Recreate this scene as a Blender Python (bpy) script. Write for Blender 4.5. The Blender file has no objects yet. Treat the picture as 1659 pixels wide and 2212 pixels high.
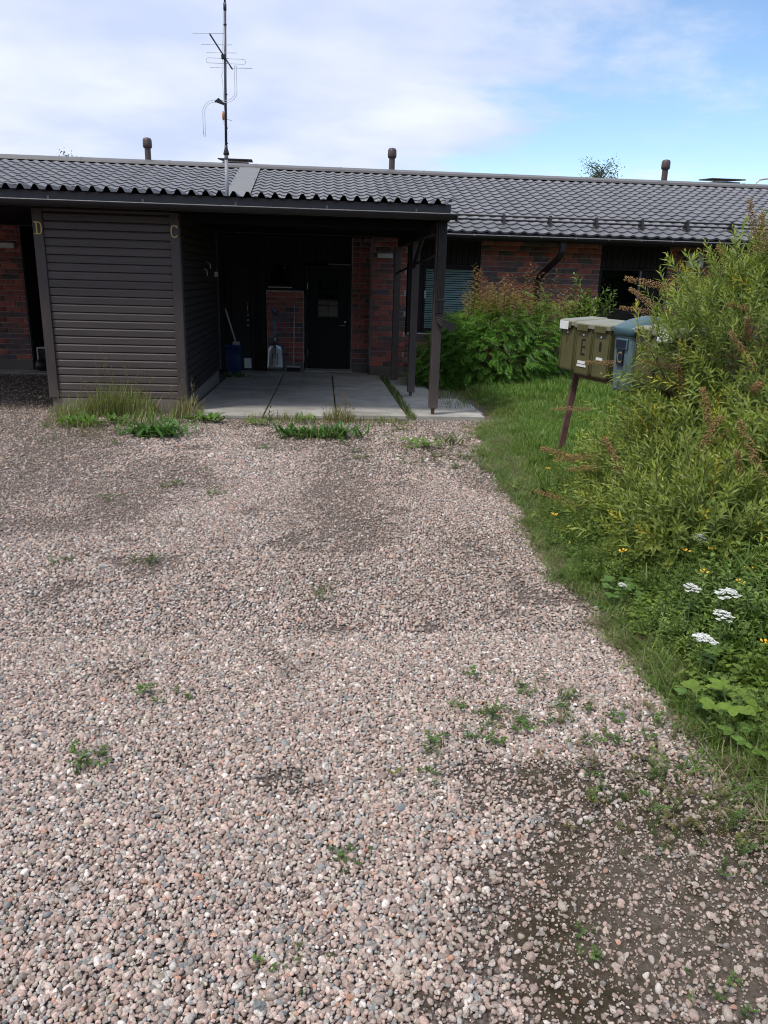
import bpy, math, random
import numpy as np
from mathutils import Matrix, Vector, Euler

random.seed(7)
rng = np.random.default_rng(11)
scene = bpy.context.scene
COL = scene.collection
R = math.radians
EYE = 1.58

# ------------------------------------------------------------------ camera
cam_data = bpy.data.cameras.new('camera')
cam_data.sensor_fit = 'HORIZONTAL'
cam_data.sensor_width = 36.0
cam_data.lens = 36.0 * 1662.0 / 1659.0
cam_data.clip_start = 0.05
cam_data.clip_end = 2000.0
cam = bpy.data.objects.new('camera', cam_data)
COL.objects.link(cam)
cam.matrix_world = (Matrix.Translation((0, 0, EYE)) @ Matrix.Rotation(R(-4.85), 4, 'Z')
                    @ Matrix.Rotation(R(90 - 17.0), 4, 'X') @ Matrix.Rotation(R(1.65), 4, 'Z'))
scene.camera = cam

# ------------------------------------------------------------------ sky
SUN_DIR = Vector((-0.40, -0.30, 0.86)).normalized()      # from the scene towards the sun
sun_el = math.asin(SUN_DIR.z)
sun_az = math.atan2(SUN_DIR.x, SUN_DIR.y)
world = bpy.data.worlds.new('World')
scene.world = world
world.use_nodes = True
wn, wl = world.node_tree.nodes, world.node_tree.links
wn.clear()
w_out = wn.new('ShaderNodeOutputWorld')
w_bg = wn.new('ShaderNodeBackground')
w_bg.inputs['Strength'].default_value = 0.13
sky = wn.new('ShaderNodeTexSky')
sky.sky_type = 'NISHITA'
sky.sun_disc = False
sky.sun_elevation = sun_el
sky.sun_rotation = sun_az
sky.altitude = 100
sky.air_density = 1.0
sky.dust_density = 0.0
sky.ozone_density = 4.0
tc = wn.new('ShaderNodeTexCoord')
sep = wn.new('ShaderNodeSeparateXYZ')
wl.new(tc.outputs['Generated'], sep.inputs[0])


def wmath(op, a, b=None, clamp=False):
    n = wn.new('ShaderNodeMath')
    n.operation = op
    n.use_clamp = clamp
    for k, v in enumerate((a, b)):
        if v is None:
            continue
        if isinstance(v, (int, float)):
            n.inputs[k].default_value = v
        else:
            wl.new(v, n.inputs[k])
    return n.outputs[0]


# a cloud deck seen from below: direction projected on a high plane
zc = wmath('ADD', wmath('MAXIMUM', sep.outputs['Z'], 0.0), 0.13)
comb = wn.new('ShaderNodeCombineXYZ')
wl.new(wmath('DIVIDE', sep.outputs['X'], zc), comb.inputs[0])
wl.new(wmath('DIVIDE', sep.outputs['Y'], zc), comb.inputs[1])
cn = wn.new('ShaderNodeTexNoise')
cn.inputs['Scale'].default_value = 0.85
cn.inputs['Detail'].default_value = 7.0
cn.inputs['Roughness'].default_value = 0.6
cn.inputs['Distortion'].default_value = 0.25
wl.new(comb.outputs[0], cn.inputs['Vector'])
cn2 = wn.new('ShaderNodeTexNoise')
cn2.inputs['Scale'].default_value = 0.9
cn2.inputs['Detail'].default_value = 5.0
wl.new(comb.outputs[0], cn2.inputs['Vector'])
# the deck breaks up towards the right-hand side of the street (+X)
brk = wmath('MULTIPLY', wmath('SUBTRACT', sep.outputs['X'], wmath('MULTIPLY', sep.outputs['Z'], 1.25)), -0.80)
cover = wmath('ADD', wmath('ADD', cn.outputs['Fac'], brk), 0.02)
ramp = wn.new('ShaderNodeValToRGB')
ramp.color_ramp.elements[0].position = 0.38
ramp.color_ramp.elements[1].position = 0.62
ramp.color_ramp.interpolation = 'EASE'
wl.new(cover, ramp.inputs[0])
ccol = wn.new('ShaderNodeValToRGB')
ccol.color_ramp.elements[0].position = 0.40
ccol.color_ramp.elements[0].color = (0.65, 0.735, 0.94, 1)
ccol.color_ramp.elements[1].position = 0.62
ccol.color_ramp.elements[1].color = (0.93, 0.97, 1.0, 1)
wl.new(cn2.outputs['Fac'], ccol.inputs[0])
cscale = wn.new('ShaderNodeMix')
cscale.data_type = 'RGBA'
cscale.blend_type = 'MULTIPLY'
cscale.inputs['Factor'].default_value = 1.0
wl.new(ccol.outputs[0], cscale.inputs[6])
cscale.inputs[7].default_value = (5.3, 5.35, 5.6, 1)
smix = wn.new('ShaderNodeMix')
smix.data_type = 'RGBA'
wl.new(wmath('MULTIPLY', ramp.outputs[0], 0.97), smix.inputs['Factor'])
wl.new(sky.outputs[0], smix.inputs[6])
wl.new(cscale.outputs[2], smix.inputs[7])
wl.new(smix.outputs[2], w_bg.inputs['Color'])
wl.new(w_bg.outputs[0], w_out.inputs[0])

# ------------------------------------------------------------------ sun (veiled by thin cloud)
sd = bpy.data.lights.new('sun', 'SUN')
sd.energy = 2.1
sd.angle = R(10)
sd.color = (1.0, 0.95, 0.88)
sun = bpy.data.objects.new('sun', sd)
COL.objects.link(sun)
sun.rotation_euler = (-SUN_DIR).to_track_quat('-Z', 'Y').to_euler()

vs = scene.view_settings
vs.view_transform = 'Standard'
vs.look = 'None'
vs.exposure = 0.55
vs.gamma = 1.0
vs.use_curve_mapping = False
scene.cycles.max_bounces = 8
scene.cycles.diffuse_bounces = 4
scene.cycles.transparent_max_bounces = 12
scene.cycles.use_denoising = True
scene.cycles.filter_width = 1.1

# ------------------------------------------------------------------ materials
MATS = {}


def new_mat(name):
    m = bpy.data.materials.new(name)
    m.use_nodes = True
    MATS[name] = m
    n, l = m.node_tree.nodes, m.node_tree.links
    return m, n, l, n['Principled BSDF']


def noise(n, l, vec, scale, detail=4, rough=0.55, stretch=None):
    t = n.new('ShaderNodeTexNoise')
    t.inputs['Scale'].default_value = scale
    t.inputs['Detail'].default_value = detail
    t.inputs['Roughness'].default_value = rough
    if stretch:
        mp = n.new('ShaderNodeMapping')
        mp.inputs['Scale'].default_value = stretch
        l.new(vec, mp.inputs['Vector'])
        vec = mp.outputs[0]
    l.new(vec, t.inputs['Vector'])
    return t.outputs['Fac']


def ramp2(n, l, fac, p0, c0, p1, c1, mids=()):
    r = n.new('ShaderNodeValToRGB')
    e = r.color_ramp.elements
    e[0].position, e[0].color = p0, (*c0, 1)
    e[1].position, e[1].color = p1, (*c1, 1)
    for p, c in mids:
        x = e.new(p)
        x.color = (*c, 1)
    l.new(fac, r.inputs[0])
    return r.outputs[0]


def mix(n, l, fac, a, b, blend='MIX'):
    m = n.new('ShaderNodeMix')
    m.data_type = 'RGBA'
    m.blend_type = blend
    for sock, v in ((m.inputs['Factor'], fac), (m.inputs[6], a), (m.inputs[7], b)):
        if isinstance(v, (int, float)):
            sock.default_value = v
        elif isinstance(v, tuple):
            sock.default_value = (*v, 1)
        else:
            l.new(v, sock)
    return m.outputs[2]


def bump(n, l, h, strength, dist, p):
    b = n.new('ShaderNodeBump')
    b.inputs['Strength'].default_value = strength
    b.inputs['Distance'].default_value = dist
    l.new(h, b.inputs['Height'])
    l.new(b.outputs[0], p.inputs['Normal'])


def pos(n):
    return n.new('ShaderNodeNewGeometry').outputs['Position']


def plain(name, col, rough=0.6, metal=0.0, var=0.18, scale=9.0, stretch=None, bmp=0.15, bdist=0.004, spec=0.5, fine=120.0, objvar=0.0, splash=None):
    m, n, l, p = new_mat(name)
    P = pos(n)
    f = noise(n, l, P, scale, 5, 0.6, stretch)
    lo = tuple(c * (1 - var) for c in col)
    hi = tuple(min(1, c * (1 + var)) for c in col)
    c1 = ramp2(n, l, f, 0.3, lo, 0.7, hi)
    f2 = noise(n, l, P, fine, 3, 0.6, stretch)
    c2 = mix(n, l, 0.35, c1, ramp2(n, l, f2, 0.3, tuple(c * 0.7 for c in col), 0.7, tuple(min(1, c * 1.25) for c in col)))
    if objvar:
        rnd = n.new('ShaderNodeObjectInfo').outputs['Random']
        c2 = mix(n, l, 1.0, c2, ramp2(n, l, rnd, 0.0, (1 - objvar,) * 3, 1.0, (1 + objvar,) * 3), 'MULTIPLY')
    if splash is not None:
        # dust thrown up from the ground, and a few pale flecks
        sz = n.new('ShaderNodeSeparateXYZ')
        l.new(P, sz.inputs[0])
        mr = n.new('ShaderNodeMapRange')
        mr.inputs['From Min'].default_value = splash
        mr.inputs['From Max'].default_value = splash - 0.5
        l.new(sz.outputs['Z'], mr.inputs['Value'])
        mm = n.new('ShaderNodeMath')
        mm.operation = 'MULTIPLY'
        l.new(mr.outputs[0], mm.inputs[0])
        l.new(noise(n, l, P, 7, 5, 0.7), mm.inputs[1])
        c2 = mix(n, l, mm.outputs[0], c2, (0.15, 0.125, 0.105))
        fl = noise(n, l, P, 26, 2, 0.5)
        c2 = mix(n, l, ramp2(n, l, fl, 0.765, (0, 0, 0), 0.79, (0.6, 0.6, 0.6)), c2, (0.36, 0.35, 0.33))
    l.new(c2, p.inputs['Base Color'])
    rr = n.new('ShaderNodeMapRange')
    rr.inputs['To Min'].default_value = max(0.05, rough - 0.12)
    rr.inputs['To Max'].default_value = min(1, rough + 0.12)
    l.new(f, rr.inputs['Value'])
    l.new(rr.outputs[0], p.inputs['Roughness'])
    p.inputs['Metallic'].default_value = metal
    p.inputs['Specular IOR Level'].default_value = spec
    if bmp:
        bump(n, l, f2, bmp, bdist, p)
    return m


M = {}
M['brown_wood'] = plain('brown_painted_wood', (0.062, 0.050, 0.048), 0.55, objvar=0.12, splash=0.35, stretch=(0.6, 0.6, 9), scale=6, fine=60, var=0.22, bmp=0.25)
M['brown_wood_shaded'] = plain('shade_darkened_brown_wood', (0.020, 0.0165, 0.0175), 0.6, spec=0.25, stretch=(0.6, 0.6, 9), scale=6, fine=60, var=0.22, bmp=0.25)  # the shed's brown paint with the carport's shade put into its colour
M['brown_wood_post'] = plain('brown_painted_post', (0.052, 0.041, 0.040), 0.55, splash=0.25, stretch=(9, 9, 0.6), scale=6, fine=60, var=0.22, bmp=0.25)
M['dark_wood'] = plain('dark_brown_boarding', (0.028, 0.024, 0.025), 0.7, spec=0.15, stretch=(8, 8, 0.6), scale=5, fine=50, var=0.25, bmp=0.2)
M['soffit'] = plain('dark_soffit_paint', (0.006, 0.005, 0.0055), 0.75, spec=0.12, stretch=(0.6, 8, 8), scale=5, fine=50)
M['gutter'] = plain('brown_coated_steel', (0.018, 0.0165, 0.0185), 0.5, spec=0.35, scale=3, bmp=0.05, var=0.15)
M['gutter_rim'] = plain('worn_gutter_edge', (0.22, 0.21, 0.21), 0.35, scale=12, bmp=0.05, var=0.35)
M['sheet'] = plain('dark_roof_sheet', (0.018, 0.018, 0.021), 0.5, scale=3, bmp=0.05, var=0.2)
M['fascia'] = plain('grey_brown_fascia', (0.050, 0.050, 0.056), 0.45, scale=2.5, bmp=0.06, var=0.2)
M['vent'] = plain('brown_vent_pipe', (0.075, 0.050, 0.048), 0.5, scale=14, var=0.2, bmp=0.08)
M['door'] = plain('black_green_door_paint', (0.010, 0.013, 0.0125), 0.55, spec=0.18, scale=3, bmp=0.05, var=0.15)
M['door_brown'] = plain('black_brown_door_paint', (0.026, 0.0245, 0.026), 0.55, spec=0.18, scale=3, stretch=(6, 6, .5), bmp=0.1, var=0.2)
M['steel'] = plain('brushed_steel', (0.55, 0.56, 0.58), 0.32, 1.0, scale=20, bmp=0.04, var=0.12)
M['galv'] = plain('galvanised_steel', (0.55, 0.57, 0.60), 0.45, 0.25, scale=25, bmp=0.05, var=0.18)
M['mast_foot'] = plain('dull_zinc', (0.27, 0.28, 0.30), 0.55, 0.1, scale=25, bmp=0.05, var=0.2)
M['mast'] = plain('dark_mast_tube', (0.075, 0.085, 0.11), 0.4, 0.3, scale=14, bmp=0.05, var=0.3)
M['alu'] = plain('scuffed_aluminium', (0.50, 0.51, 0.53), 0.38, 1.0, scale=8, stretch=(6, 6, 0.8), bmp=0.08, var=0.2)
M['blue'] = plain('blue_plastic', (0.035, 0.30, 0.62), 0.4, scale=8, bmp=0.03)
M['navy'] = plain('dark_blue_plastic', (0.010, 0.028, 0.10), 0.4, scale=7, bmp=0.1, var=0.3)
M['black'] = plain('black_plastic', (0.012, 0.012, 0.013), 0.45, scale=9, bmp=0.05)
M['white'] = plain('white_paint', (0.62, 0.63, 0.64), 0.5, scale=6, bmp=0.05, var=0.12)
M['lamp'] = plain('opal_lamp_plastic', (0.74, 0.77, 0.77), 0.35, scale=6, bmp=0.02, var=0.1)
M['wood_pole'] = plain('weathered_broom_pole', (0.46, 0.43, 0.40), 0.7, scale=9, stretch=(9, 9, .5))
M['bristle'] = plain('dark_bristles', (0.022, 0.018, 0.016), 0.8, stretch=(60, 60, 2), scale=5, bmp=0.5)
M['brass'] = plain('aged_brass', (0.52, 0.40, 0.16), 0.38, 0.75, scale=30, bmp=0.1, var=0.25)
M['mail_green'] = plain('olive_plastic', (0.088, 0.083, 0.032), 0.42, scale=7, bmp=0.05, var=0.2)
M['mail_lid'] = plain('faded_skylit_olive_lid', (0.21, 0.21, 0.15), 0.45, scale=10, bmp=0.05, var=0.3)  # faded olive, paler still to carry the bright sky's reflection
M['mail_blue'] = plain('grey_blue_plastic', (0.095, 0.150, 0.170), 0.4, scale=7, bmp=0.05, var=0.22)
M['mail_blue_dark'] = plain('dark_teal_plastic', (0.05, 0.105, 0.125), 0.4, scale=7, bmp=0.05, var=0.2)
M['slot'] = plain('dark_slot', (0.012, 0.016, 0.03), 0.3, scale=7, bmp=0.0)
M['label'] = plain('paper_label', (0.66, 0.67, 0.66), 0.5, scale=30, bmp=0.0, var=0.1)
M['rust'] = plain('red_brown_painted_post', (0.125, 0.062, 0.055), 0.6, scale=16, bmp=0.2, var=0.4)
M['rust_stub'] = plain('rusty_steel', (0.13, 0.075, 0.05), 0.75, scale=30, bmp=0.3, var=0.4)
M['plinth'] = plain('plinth_render', (0.17, 0.145, 0.125), 0.85, scale=6, bmp=0.4, var=0.25)
M['mortar'] = plain('grey_mortar', (0.48, 0.46, 0.45), 0.9, scale=20, bmp=0.3)
M['sill'] = plain('brown_stone_sill', (0.16, 0.105, 0.09), 0.6, scale=12, bmp=0.1)
M['blind'] = plain('pale_blind_slats', (0.60, 0.66, 0.68), 0.45, scale=5, bmp=0.0, var=0.08)
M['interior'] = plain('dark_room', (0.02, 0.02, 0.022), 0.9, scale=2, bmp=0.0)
M['grey_plate'] = plain('grey_roof_plate', (0.17, 0.165, 0.165), 0.5, scale=4, bmp=0.05, var=0.15)
M['ridge'] = plain('ridge_capping', (0.115, 0.108, 0.108), 0.42, scale=4, bmp=0.05, var=0.15)
M['tile'] = plain('coated_metal_tile', (0.132, 0.130, 0.139), 0.35, objvar=0.07, stretch=(2.4, 0.35, 0.35), scale=1.6, bmp=0.12, bdist=0.002, var=0.3, fine=260)
M['orange'] = plain('faded_orange_box', (0.50, 0.22, 0.10), 0.5, scale=9)
M['bark'] = plain('brown_bark', (0.06, 0.042, 0.032), 0.85, scale=20, bmp=0.4, var=0.35)
M['green_stem'] = plain('green_stem', (0.09, 0.14, 0.04), 0.6, scale=20, bmp=0.0, var=0.25)
M['petal'] = plain('white_petal', (0.62, 0.63, 0.59), 0.7, scale=40, bmp=0.0, var=0.06)
M['yellow'] = plain('yellow_petal', (0.75, 0.42, 0.02), 0.55, scale=40, bmp=0.0, var=0.15)
M['deadbrown'] = plain('dead_flower_brown', (0.33, 0.20, 0.085), 0.85, scale=40, bmp=0.2, var=0.45)


def make_glass():
    m, n, l, p = new_mat('window_glass')
    out = n['Material Output']
    n.remove(p)
    g = n.new('ShaderNodeBsdfGlossy')
    g.inputs['Roughness'].default_value = 0.02
    g.inputs['Color'].default_value = (0.9, 0.95, 1, 1)
    t = n.new('ShaderNodeBsdfTransparent')
    t.inputs['Color'].default_value = (0.80, 0.88, 0.88, 1)
    f = n.new('ShaderNodeFresnel')
    f.inputs['IOR'].default_value = 1.36
    mx = n.new('ShaderNodeMixShader')
    l.new(f.outputs[0], mx.inputs[0])
    l.new(t.outputs[0], mx.inputs[1])
    l.new(g.outputs[0], mx.inputs[2])
    l.new(mx.outputs[0], out.inputs['Surface'])
    return m


M['glass'] = make_glass()


def make_concrete():
    m, n, l, p = new_mat('weathered_concrete')
    P = pos(n)
    big = noise(n, l, P, 1.7, 6, 0.65)
    c = ramp2(n, l, big, 0.30, (0.25, 0.237, 0.207), 0.72, (0.47, 0.45, 0.41))
    c = mix(n, l, ramp2(n, l, noise(n, l, P, 5.5, 6, 0.7, (0.6, 1.6, 1)), 0.55, (0, 0, 0), 0.72, (0.75, 0.75, 0.75)), c, (0.095, 0.088, 0.072))
    c = mix(n, l, ramp2(n, l, noise(n, l, P, 95, 3, 0.7), 0.63, (0, 0, 0), 0.72, (0.7, 0.7, 0.7)), c, (0.07, 0.062, 0.05))
    g = noise(n, l, P, 210, 3, 0.6)
    c = mix(n, l, 1.0, c, ramp2(n, l, g, 0.3, (0.78, 0.78, 0.78), 0.7, (1.2, 1.2, 1.2)), 'MULTIPLY')
    l.new(c, p.inputs['Base Color'])
    p.inputs['Roughness'].default_value = 0.85
    p.inputs['Specular IOR Level'].default_value = 0.3
    bump(n, l, noise(n, l, P, 60, 5, 0.65), 0.45, 0.006, p)
    return m


M['concrete'] = make_concrete()


def make_brick(name, per_object):
    m, n, l, p = new_mat(name)
    P = pos(n)
    if per_object:
        src = n.new('ShaderNodeObjectInfo').outputs['Color']
    else:
        a = n.new('ShaderNodeAttribute')
        a.attribute_name = 'Col'
        src = a.outputs['Color']
    f = noise(n, l, P, 22, 5, 0.65)
    blot = noise(n, l, P, 7, 3, 0.5)
    c = mix(n, l, 1.0, src, ramp2(n, l, f, 0.25, (0.62, 0.6, 0.6), 0.75, (1.35, 1.3, 1.25)), 'MULTIPLY')
    c = mix(n, l, ramp2(n, l, blot, 0.52, (0, 0, 0), 0.68, (0.65, 0.65, 0.65)), c, (0.085, 0.058, 0.058))
    l.new(c, p.inputs['Base Color'])
    p.inputs['Roughness'].default_value = 0.62
    bump(n, l, noise(n, l, P, 90, 3), 0.35, 0.004, p)
    return m


M['brick'] = make_brick('fired_brick', True)
M['brick_mass'] = make_brick('fired_brick_mass', False)


def make_leaf(name, attr='Col', inst=False, trans=0.34, rough=0.42, spec=0.35):
    m, n, l, p = new_mat(name)
    out = n['Material Output']
    a = n.new('ShaderNodeAttribute')
    a.attribute_name = attr
    col = a.outputs['Color']
    if inst:
        b = n.new('ShaderNodeAttribute')
        b.attribute_type = 'INSTANCER'
        b.attribute_name = 'pcol'
        col = mix(n, l, 1.0, col, b.outputs['Color'], 'MULTIPLY')
    f = noise(n, l, pos(n), 60, 3)
    col = mix(n, l, 1.0, col, ramp2(n, l, f, 0.3, (0.8, 0.8, 0.8), 0.7, (1.18, 1.18, 1.1)), 'MULTIPLY')
    l.new(col, p.inputs['Base Color'])
    p.inputs['Roughness'].default_value = rough
    p.inputs['Specular IOR Level'].default_value = spec
    t = n.new('ShaderNodeBsdfTranslucent')
    l.new(mix(n, l, 1.0, col, (1.25, 1.3, 0.6), 'MULTIPLY'), t.inputs['Color'])
    mx = n.new('ShaderNodeMixShader')
    mx.inputs[0].default_value = trans
    l.new(p.outputs[0], mx.inputs[1])
    l.new(t.outputs[0], mx.inputs[2])
    l.new(mx.outputs[0], out.inputs['Surface'])
    return m


M['leaf'] = make_leaf('leaf')
M['leaf_inst'] = make_leaf('leaf_scatter', inst=True)
M['blade_inst'] = make_leaf('grass_blade', inst=True, trans=0.3, rough=0.5)


def make_pebble():
    m, n, l, p = new_mat('pebble_stone')
    b = n.new('ShaderNodeAttribute')
    b.attribute_type = 'INSTANCER'
    b.attribute_name = 'pcol'
    P = pos(n)
    f = noise(n, l, P, 330, 3, 0.7)
    f2 = noise(n, l, P, 60, 3, 0.5)
    c = mix(n, l, 1.0, b.outputs['Color'], ramp2(n, l, f, 0.3, (0.62, 0.6, 0.6), 0.72, (1.3, 1.3, 1.3)), 'MULTIPLY')
    c = mix(n, l, 1.0, c, ramp2(n, l, f2, 0.3, (0.82, 0.8, 0.78), 0.7, (1.15, 1.15, 1.15)), 'MULTIPLY')
    l.new(c, p.inputs['Base Color'])
    p.inputs['Roughness'].default_value = 0.72
    p.inputs['Specular IOR Level'].default_value = 0.3
    bump(n, l, f, 0.3, 0.002, p)
    return m


M['pebble'] = make_pebble()


def make_ground():
    m, n, l, p = new_mat('gravel_and_soil')
    P = pos(n)
    v = n.new('ShaderNodeTexVoronoi')
    v.inputs['Scale'].default_value = 75
    l.new(P, v.inputs['Vector'])
    sepc = n.new('ShaderNodeSeparateColor')
    l.new(v.outputs['Color'], sepc.inputs[0])
    stone = ramp2(n, l, sepc.outputs[0], 0.0, (0.17, 0.16, 0.165), 1.0, (0.42, 0.36, 0.33),
                  [(0.35, (0.30, 0.235, 0.215)), (0.7, (0.36, 0.285, 0.26))])
    gap = ramp2(n, l, v.outputs['Distance'], 0.30, (1, 1, 1), 0.75, (0.25, 0.22, 0.2))
    stone = mix(n, l, 1.0, stone, gap, 'MULTIPLY')
    soil = ramp2(n, l, noise(n, l, P, 55, 6, 0.7), 0.3, (0.065, 0.051, 0.038), 0.75, (0.215, 0.175, 0.140))
    soil = mix(n, l, ramp2(n, l, noise(n, l, P, 9, 5, 0.65), 0.5, (0, 0, 0), 0.66, (0.8, 0.8, 0.8)), soil, (0.052, 0.044, 0.020))
    at = n.new('ShaderNodeAttribute')
    at.attribute_name = 'Col'
    sc = n.new('ShaderNodeSeparateColor')
    l.new(at.outputs['Color'], sc.inputs[0])
    damp = mix(n, l, 1.0, soil, (0.52, 0.49, 0.38), 'MULTIPLY')
    soil = mix(n, l, sc.outputs[1], soil, damp)
    c = mix(n, l, sc.outputs[0], stone, soil)
    l.new(c, p.inputs['Base Color'])
    p.inputs['Roughness'].default_value = 0.9
    p.inputs['Specular IOR Level'].default_value = 0.2
    h = n.new('ShaderNodeMath')
    h.operation = 'SUBTRACT'
    h.inputs[0].default_value = 1.0
    l.new(v.outputs['Distance'], h.inputs[1])
    hs = n.new('ShaderNodeMath')
    hs.operation = 'MULTIPLY_ADD'
    l.new(noise(n, l, P, 85, 6, 0.75), hs.inputs[0])
    hs.inputs[1].default_value = 2.2
    l.new(h.outputs[0], hs.inputs[2])
    bump(n, l, hs.outputs[0], 0.8, 0.009, p)
    return m


M['ground'] = make_ground()


def make_lawn():
    m, n, l, p = new_mat('lawn_soil')
    P = pos(n)
    c = ramp2(n, l, noise(n, l, P, 35, 6, 0.7), 0.3, (0.022, 0.030, 0.010), 0.75, (0.085, 0.085, 0.032))
    c = mix(n, l, ramp2(n, l, noise(n, l, P, 2.2, 4), 0.45, (0, 0, 0), 0.7, (0.7, 0.7, 0.7)), c, (0.12, 0.095, 0.05))
    l.new(c, p.inputs['Base Color'])
    p.inputs['Roughness'].default_value = 0.95
    bump(n, l, noise(n, l, P, 50, 4), 0.8, 0.02, p)
    return m


M['lawn'] = make_lawn()


# ------------------------------------------------------------------ mesh helpers
def gz(y):
    """ground height: the yard falls gently from the camera towards the house"""
    return -0.023 * min(max(y, 0.0), 17.0)


def gzn(y):
    return -0.023 * np.clip(y, 0.0, 17.0)


def link(o):
    COL.objects.link(o)
    return o


def tag(o, label=None, cat=None, group=None, kind=None):
    if label:
        o['label'] = label
    if cat:
        o['category'] = cat
    if group:
        o['group'] = group
    if kind:
        o['kind'] = kind
    return o


def thing(name, loc, label, cat, group=None, rot=(0, 0, 0)):
    e = bpy.data.objects.new(name, None)
    e.location = loc
    e.rotation_euler = rot
    e.empty_display_size = 0.2
    link(e)
    return tag(e, label, cat, group)


def attach(o, parent, world=True):
    """parent o; with world=True o keeps its world placement"""
    if parent is not None:
        o.parent = parent
        if world and parent.type == 'EMPTY':
            mw = Matrix.Translation(parent.location) @ parent.rotation_euler.to_matrix().to_4x4()
            o.matrix_parent_inverse = mw.inverted()
    return o


class MB:
    def __init__(s):
        s.v, s.f = [], []

    def add(s, verts, faces):
        b = len(s.v)
        s.v += [tuple(p) for p in verts]
        s.f += [tuple(i + b for i in q) for q in faces]
        return s

    def box(s, x0, x1, y0, y1, z0, z1, zs=0.0):
        """zs: extra z per metre of y (for boxes laid on the sloping yard)"""
        a, c = zs * y0, zs * y1
        v = [(x0, y0, z0 + a), (x1, y0, z0 + a), (x1, y1, z0 + c), (x0, y1, z0 + c),
             (x0, y0, z1 + a), (x1, y0, z1 + a), (x1, y1, z1 + c), (x0, y1, z1 + c)]
        return s.add(v, [(0, 3, 2, 1), (4, 5, 6, 7), (0, 1, 5, 4), (1, 2, 6, 5), (2, 3, 7, 6), (3, 0, 4, 7)])

    def loft(s, rings, cap=True, closed=True):
        """rings: equally long lists of points"""
        n = len(rings[0])
        b = len(s.v)
        for r in rings:
            s.v += [tuple(p) for p in r]
        for i in range(len(rings) - 1):
            for k in range(n if closed else n - 1):
                a0, a1 = b + i * n + k, b + i * n + (k + 1) % n
                s.f.append((a0, a1, a1 + n, a0 + n))
        if cap and closed:
            s.f.append(tuple(b + k for k in reversed(range(n))))
            s.f.append(tuple(b + (len(rings) - 1) * n + k for k in range(n)))
        return s

    def tube(s, pts, r, n=8, r1=None):
        pts = [Vector(p) for p in pts]
        r1 = r if r1 is None else r1
        rings = []
        t0 = (pts[1] - pts[0]).normalized()
        up = Vector((0, 0, 1)) if abs(t0.z) < 0.9 else Vector((1, 0, 0))
        side = t0.cross(up).normalized()
        for i, p in enumerate(pts):
            t = (pts[min(i + 1, len(pts) - 1)] - pts[max(i - 1, 0)]).normalized()
            side = (side - t * side.dot(t)).normalized()
            nn = side.cross(t)
            rad = r + (r1 - r) * i / max(1, len(pts) - 1)
            rings.append([p + (side * math.cos(2 * math.pi * k / n) + nn * math.sin(2 * math.pi * k / n)) * rad for k in range(n)])
        return s.loft(rings)

    def extrude_x(s, prof, x0, x1, closed=True):
        """prof: (y, z) outline"""
        return s.loft([[(x0, y, z) for y, z in prof], [(x1, y, z) for y, z in prof]], closed=closed, cap=closed)

    def lathe(s, prof, c, n=14):
        """prof: (radius, z) upwards"""
        return s.loft([[(c[0] + r * math.cos(2 * math.pi * k / n), c[1] + r * math.sin(2 * math.pi * k / n), c[2] + z)
                        for k in range(n)] for r, z in prof])

    def mesh(s, name, mat=None, smooth=False):
        me = bpy.data.meshes.new(name)
        me.from_pydata(s.v, [], s.f)
        if smooth:
            me.polygons.foreach_set('use_smooth', [True] * len(me.polygons))
        if mat:
            me.materials.append(M[mat])
        me.update()
        return me

    def build(s, name, mat, parent=None, smooth=False, bevel=0.0, world=True, seg=1):
        o = link(bpy.data.objects.new(name, s.mesh(name, mat, smooth)))
        if bevel:
            b = o.modifiers.new('bevel', 'BEVEL')
            b.width = bevel
            b.segments = seg
            b.limit_method = 'ANGLE'
            b.angle_limit = R(40)
        return attach(o, parent, world)


def mesh_obj(name, me, parent=None, loc=(0, 0, 0), world=True, rot=(0, 0, 0), scale=(1, 1, 1)):
    o = link(bpy.data.objects.new(name, me))
    o.location = loc
    o.rotation_euler = rot
    o.scale = scale
    return attach(o, parent, world)


def np_mesh(name, V, F, mat, colors=None, smooth=False):
    """V (n,3), F (m,k) uniform faces; colors (n,3) per vertex"""
    me = bpy.data.meshes.new(name)
    n, (m, k) = len(V), F.shape
    me.vertices.add(n)
    me.vertices.foreach_set('co', np.ascontiguousarray(V, dtype=np.float32).ravel())
    me.loops.add(m * k)
    me.loops.foreach_set('vertex_index', np.ascontiguousarray(F, dtype=np.int32).ravel())
    me.polygons.add(m)
    me.polygons.foreach_set('loop_start', np.arange(0, m * k, k, dtype=np.int32))
    if smooth:
        me.polygons.foreach_set('use_smooth', np.ones(m, dtype=bool))
    if colors is not None:
        ca = me.color_attributes.new('Col', 'FLOAT_COLOR', 'POINT')
        ca.data.foreach_set('color', np.concatenate([colors, np.ones((n, 1))], 1).astype(np.float32).ravel())
    me.materials.append(M[mat])
    me.update(calc_edges=True)
    me.validate()
    return me


def frames(D, N):
    """rotation matrices whose y axis is D and whose z axis is as near N as possible"""
    D = D / np.linalg.norm(D, axis=1, keepdims=True)
    X = np.cross(D, N)
    X /= np.linalg.norm(X, axis=1, keepdims=True) + 1e-9
    Zx = np.cross(X, D)
    return np.stack([X, D, Zx], axis=2)


def bake(proto, Rm, T, S, tint):
    """copies of one proto (V, F, C) at many places -> V, F, C"""
    V, F, C = proto
    k, n = len(T), len(V)
    W = np.einsum('kij,nj->kni', Rm, V) * np.asarray(S).reshape(k, 1, 1) + T[:, None, :]
    FF = F[None] + (np.arange(k) * n)[:, None, None]
    CC = C[None] * tint[:, None, :]
    return W.reshape(-1, 3), FF.reshape(-1, F.shape[1]), CC.reshape(-1, 3)


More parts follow.
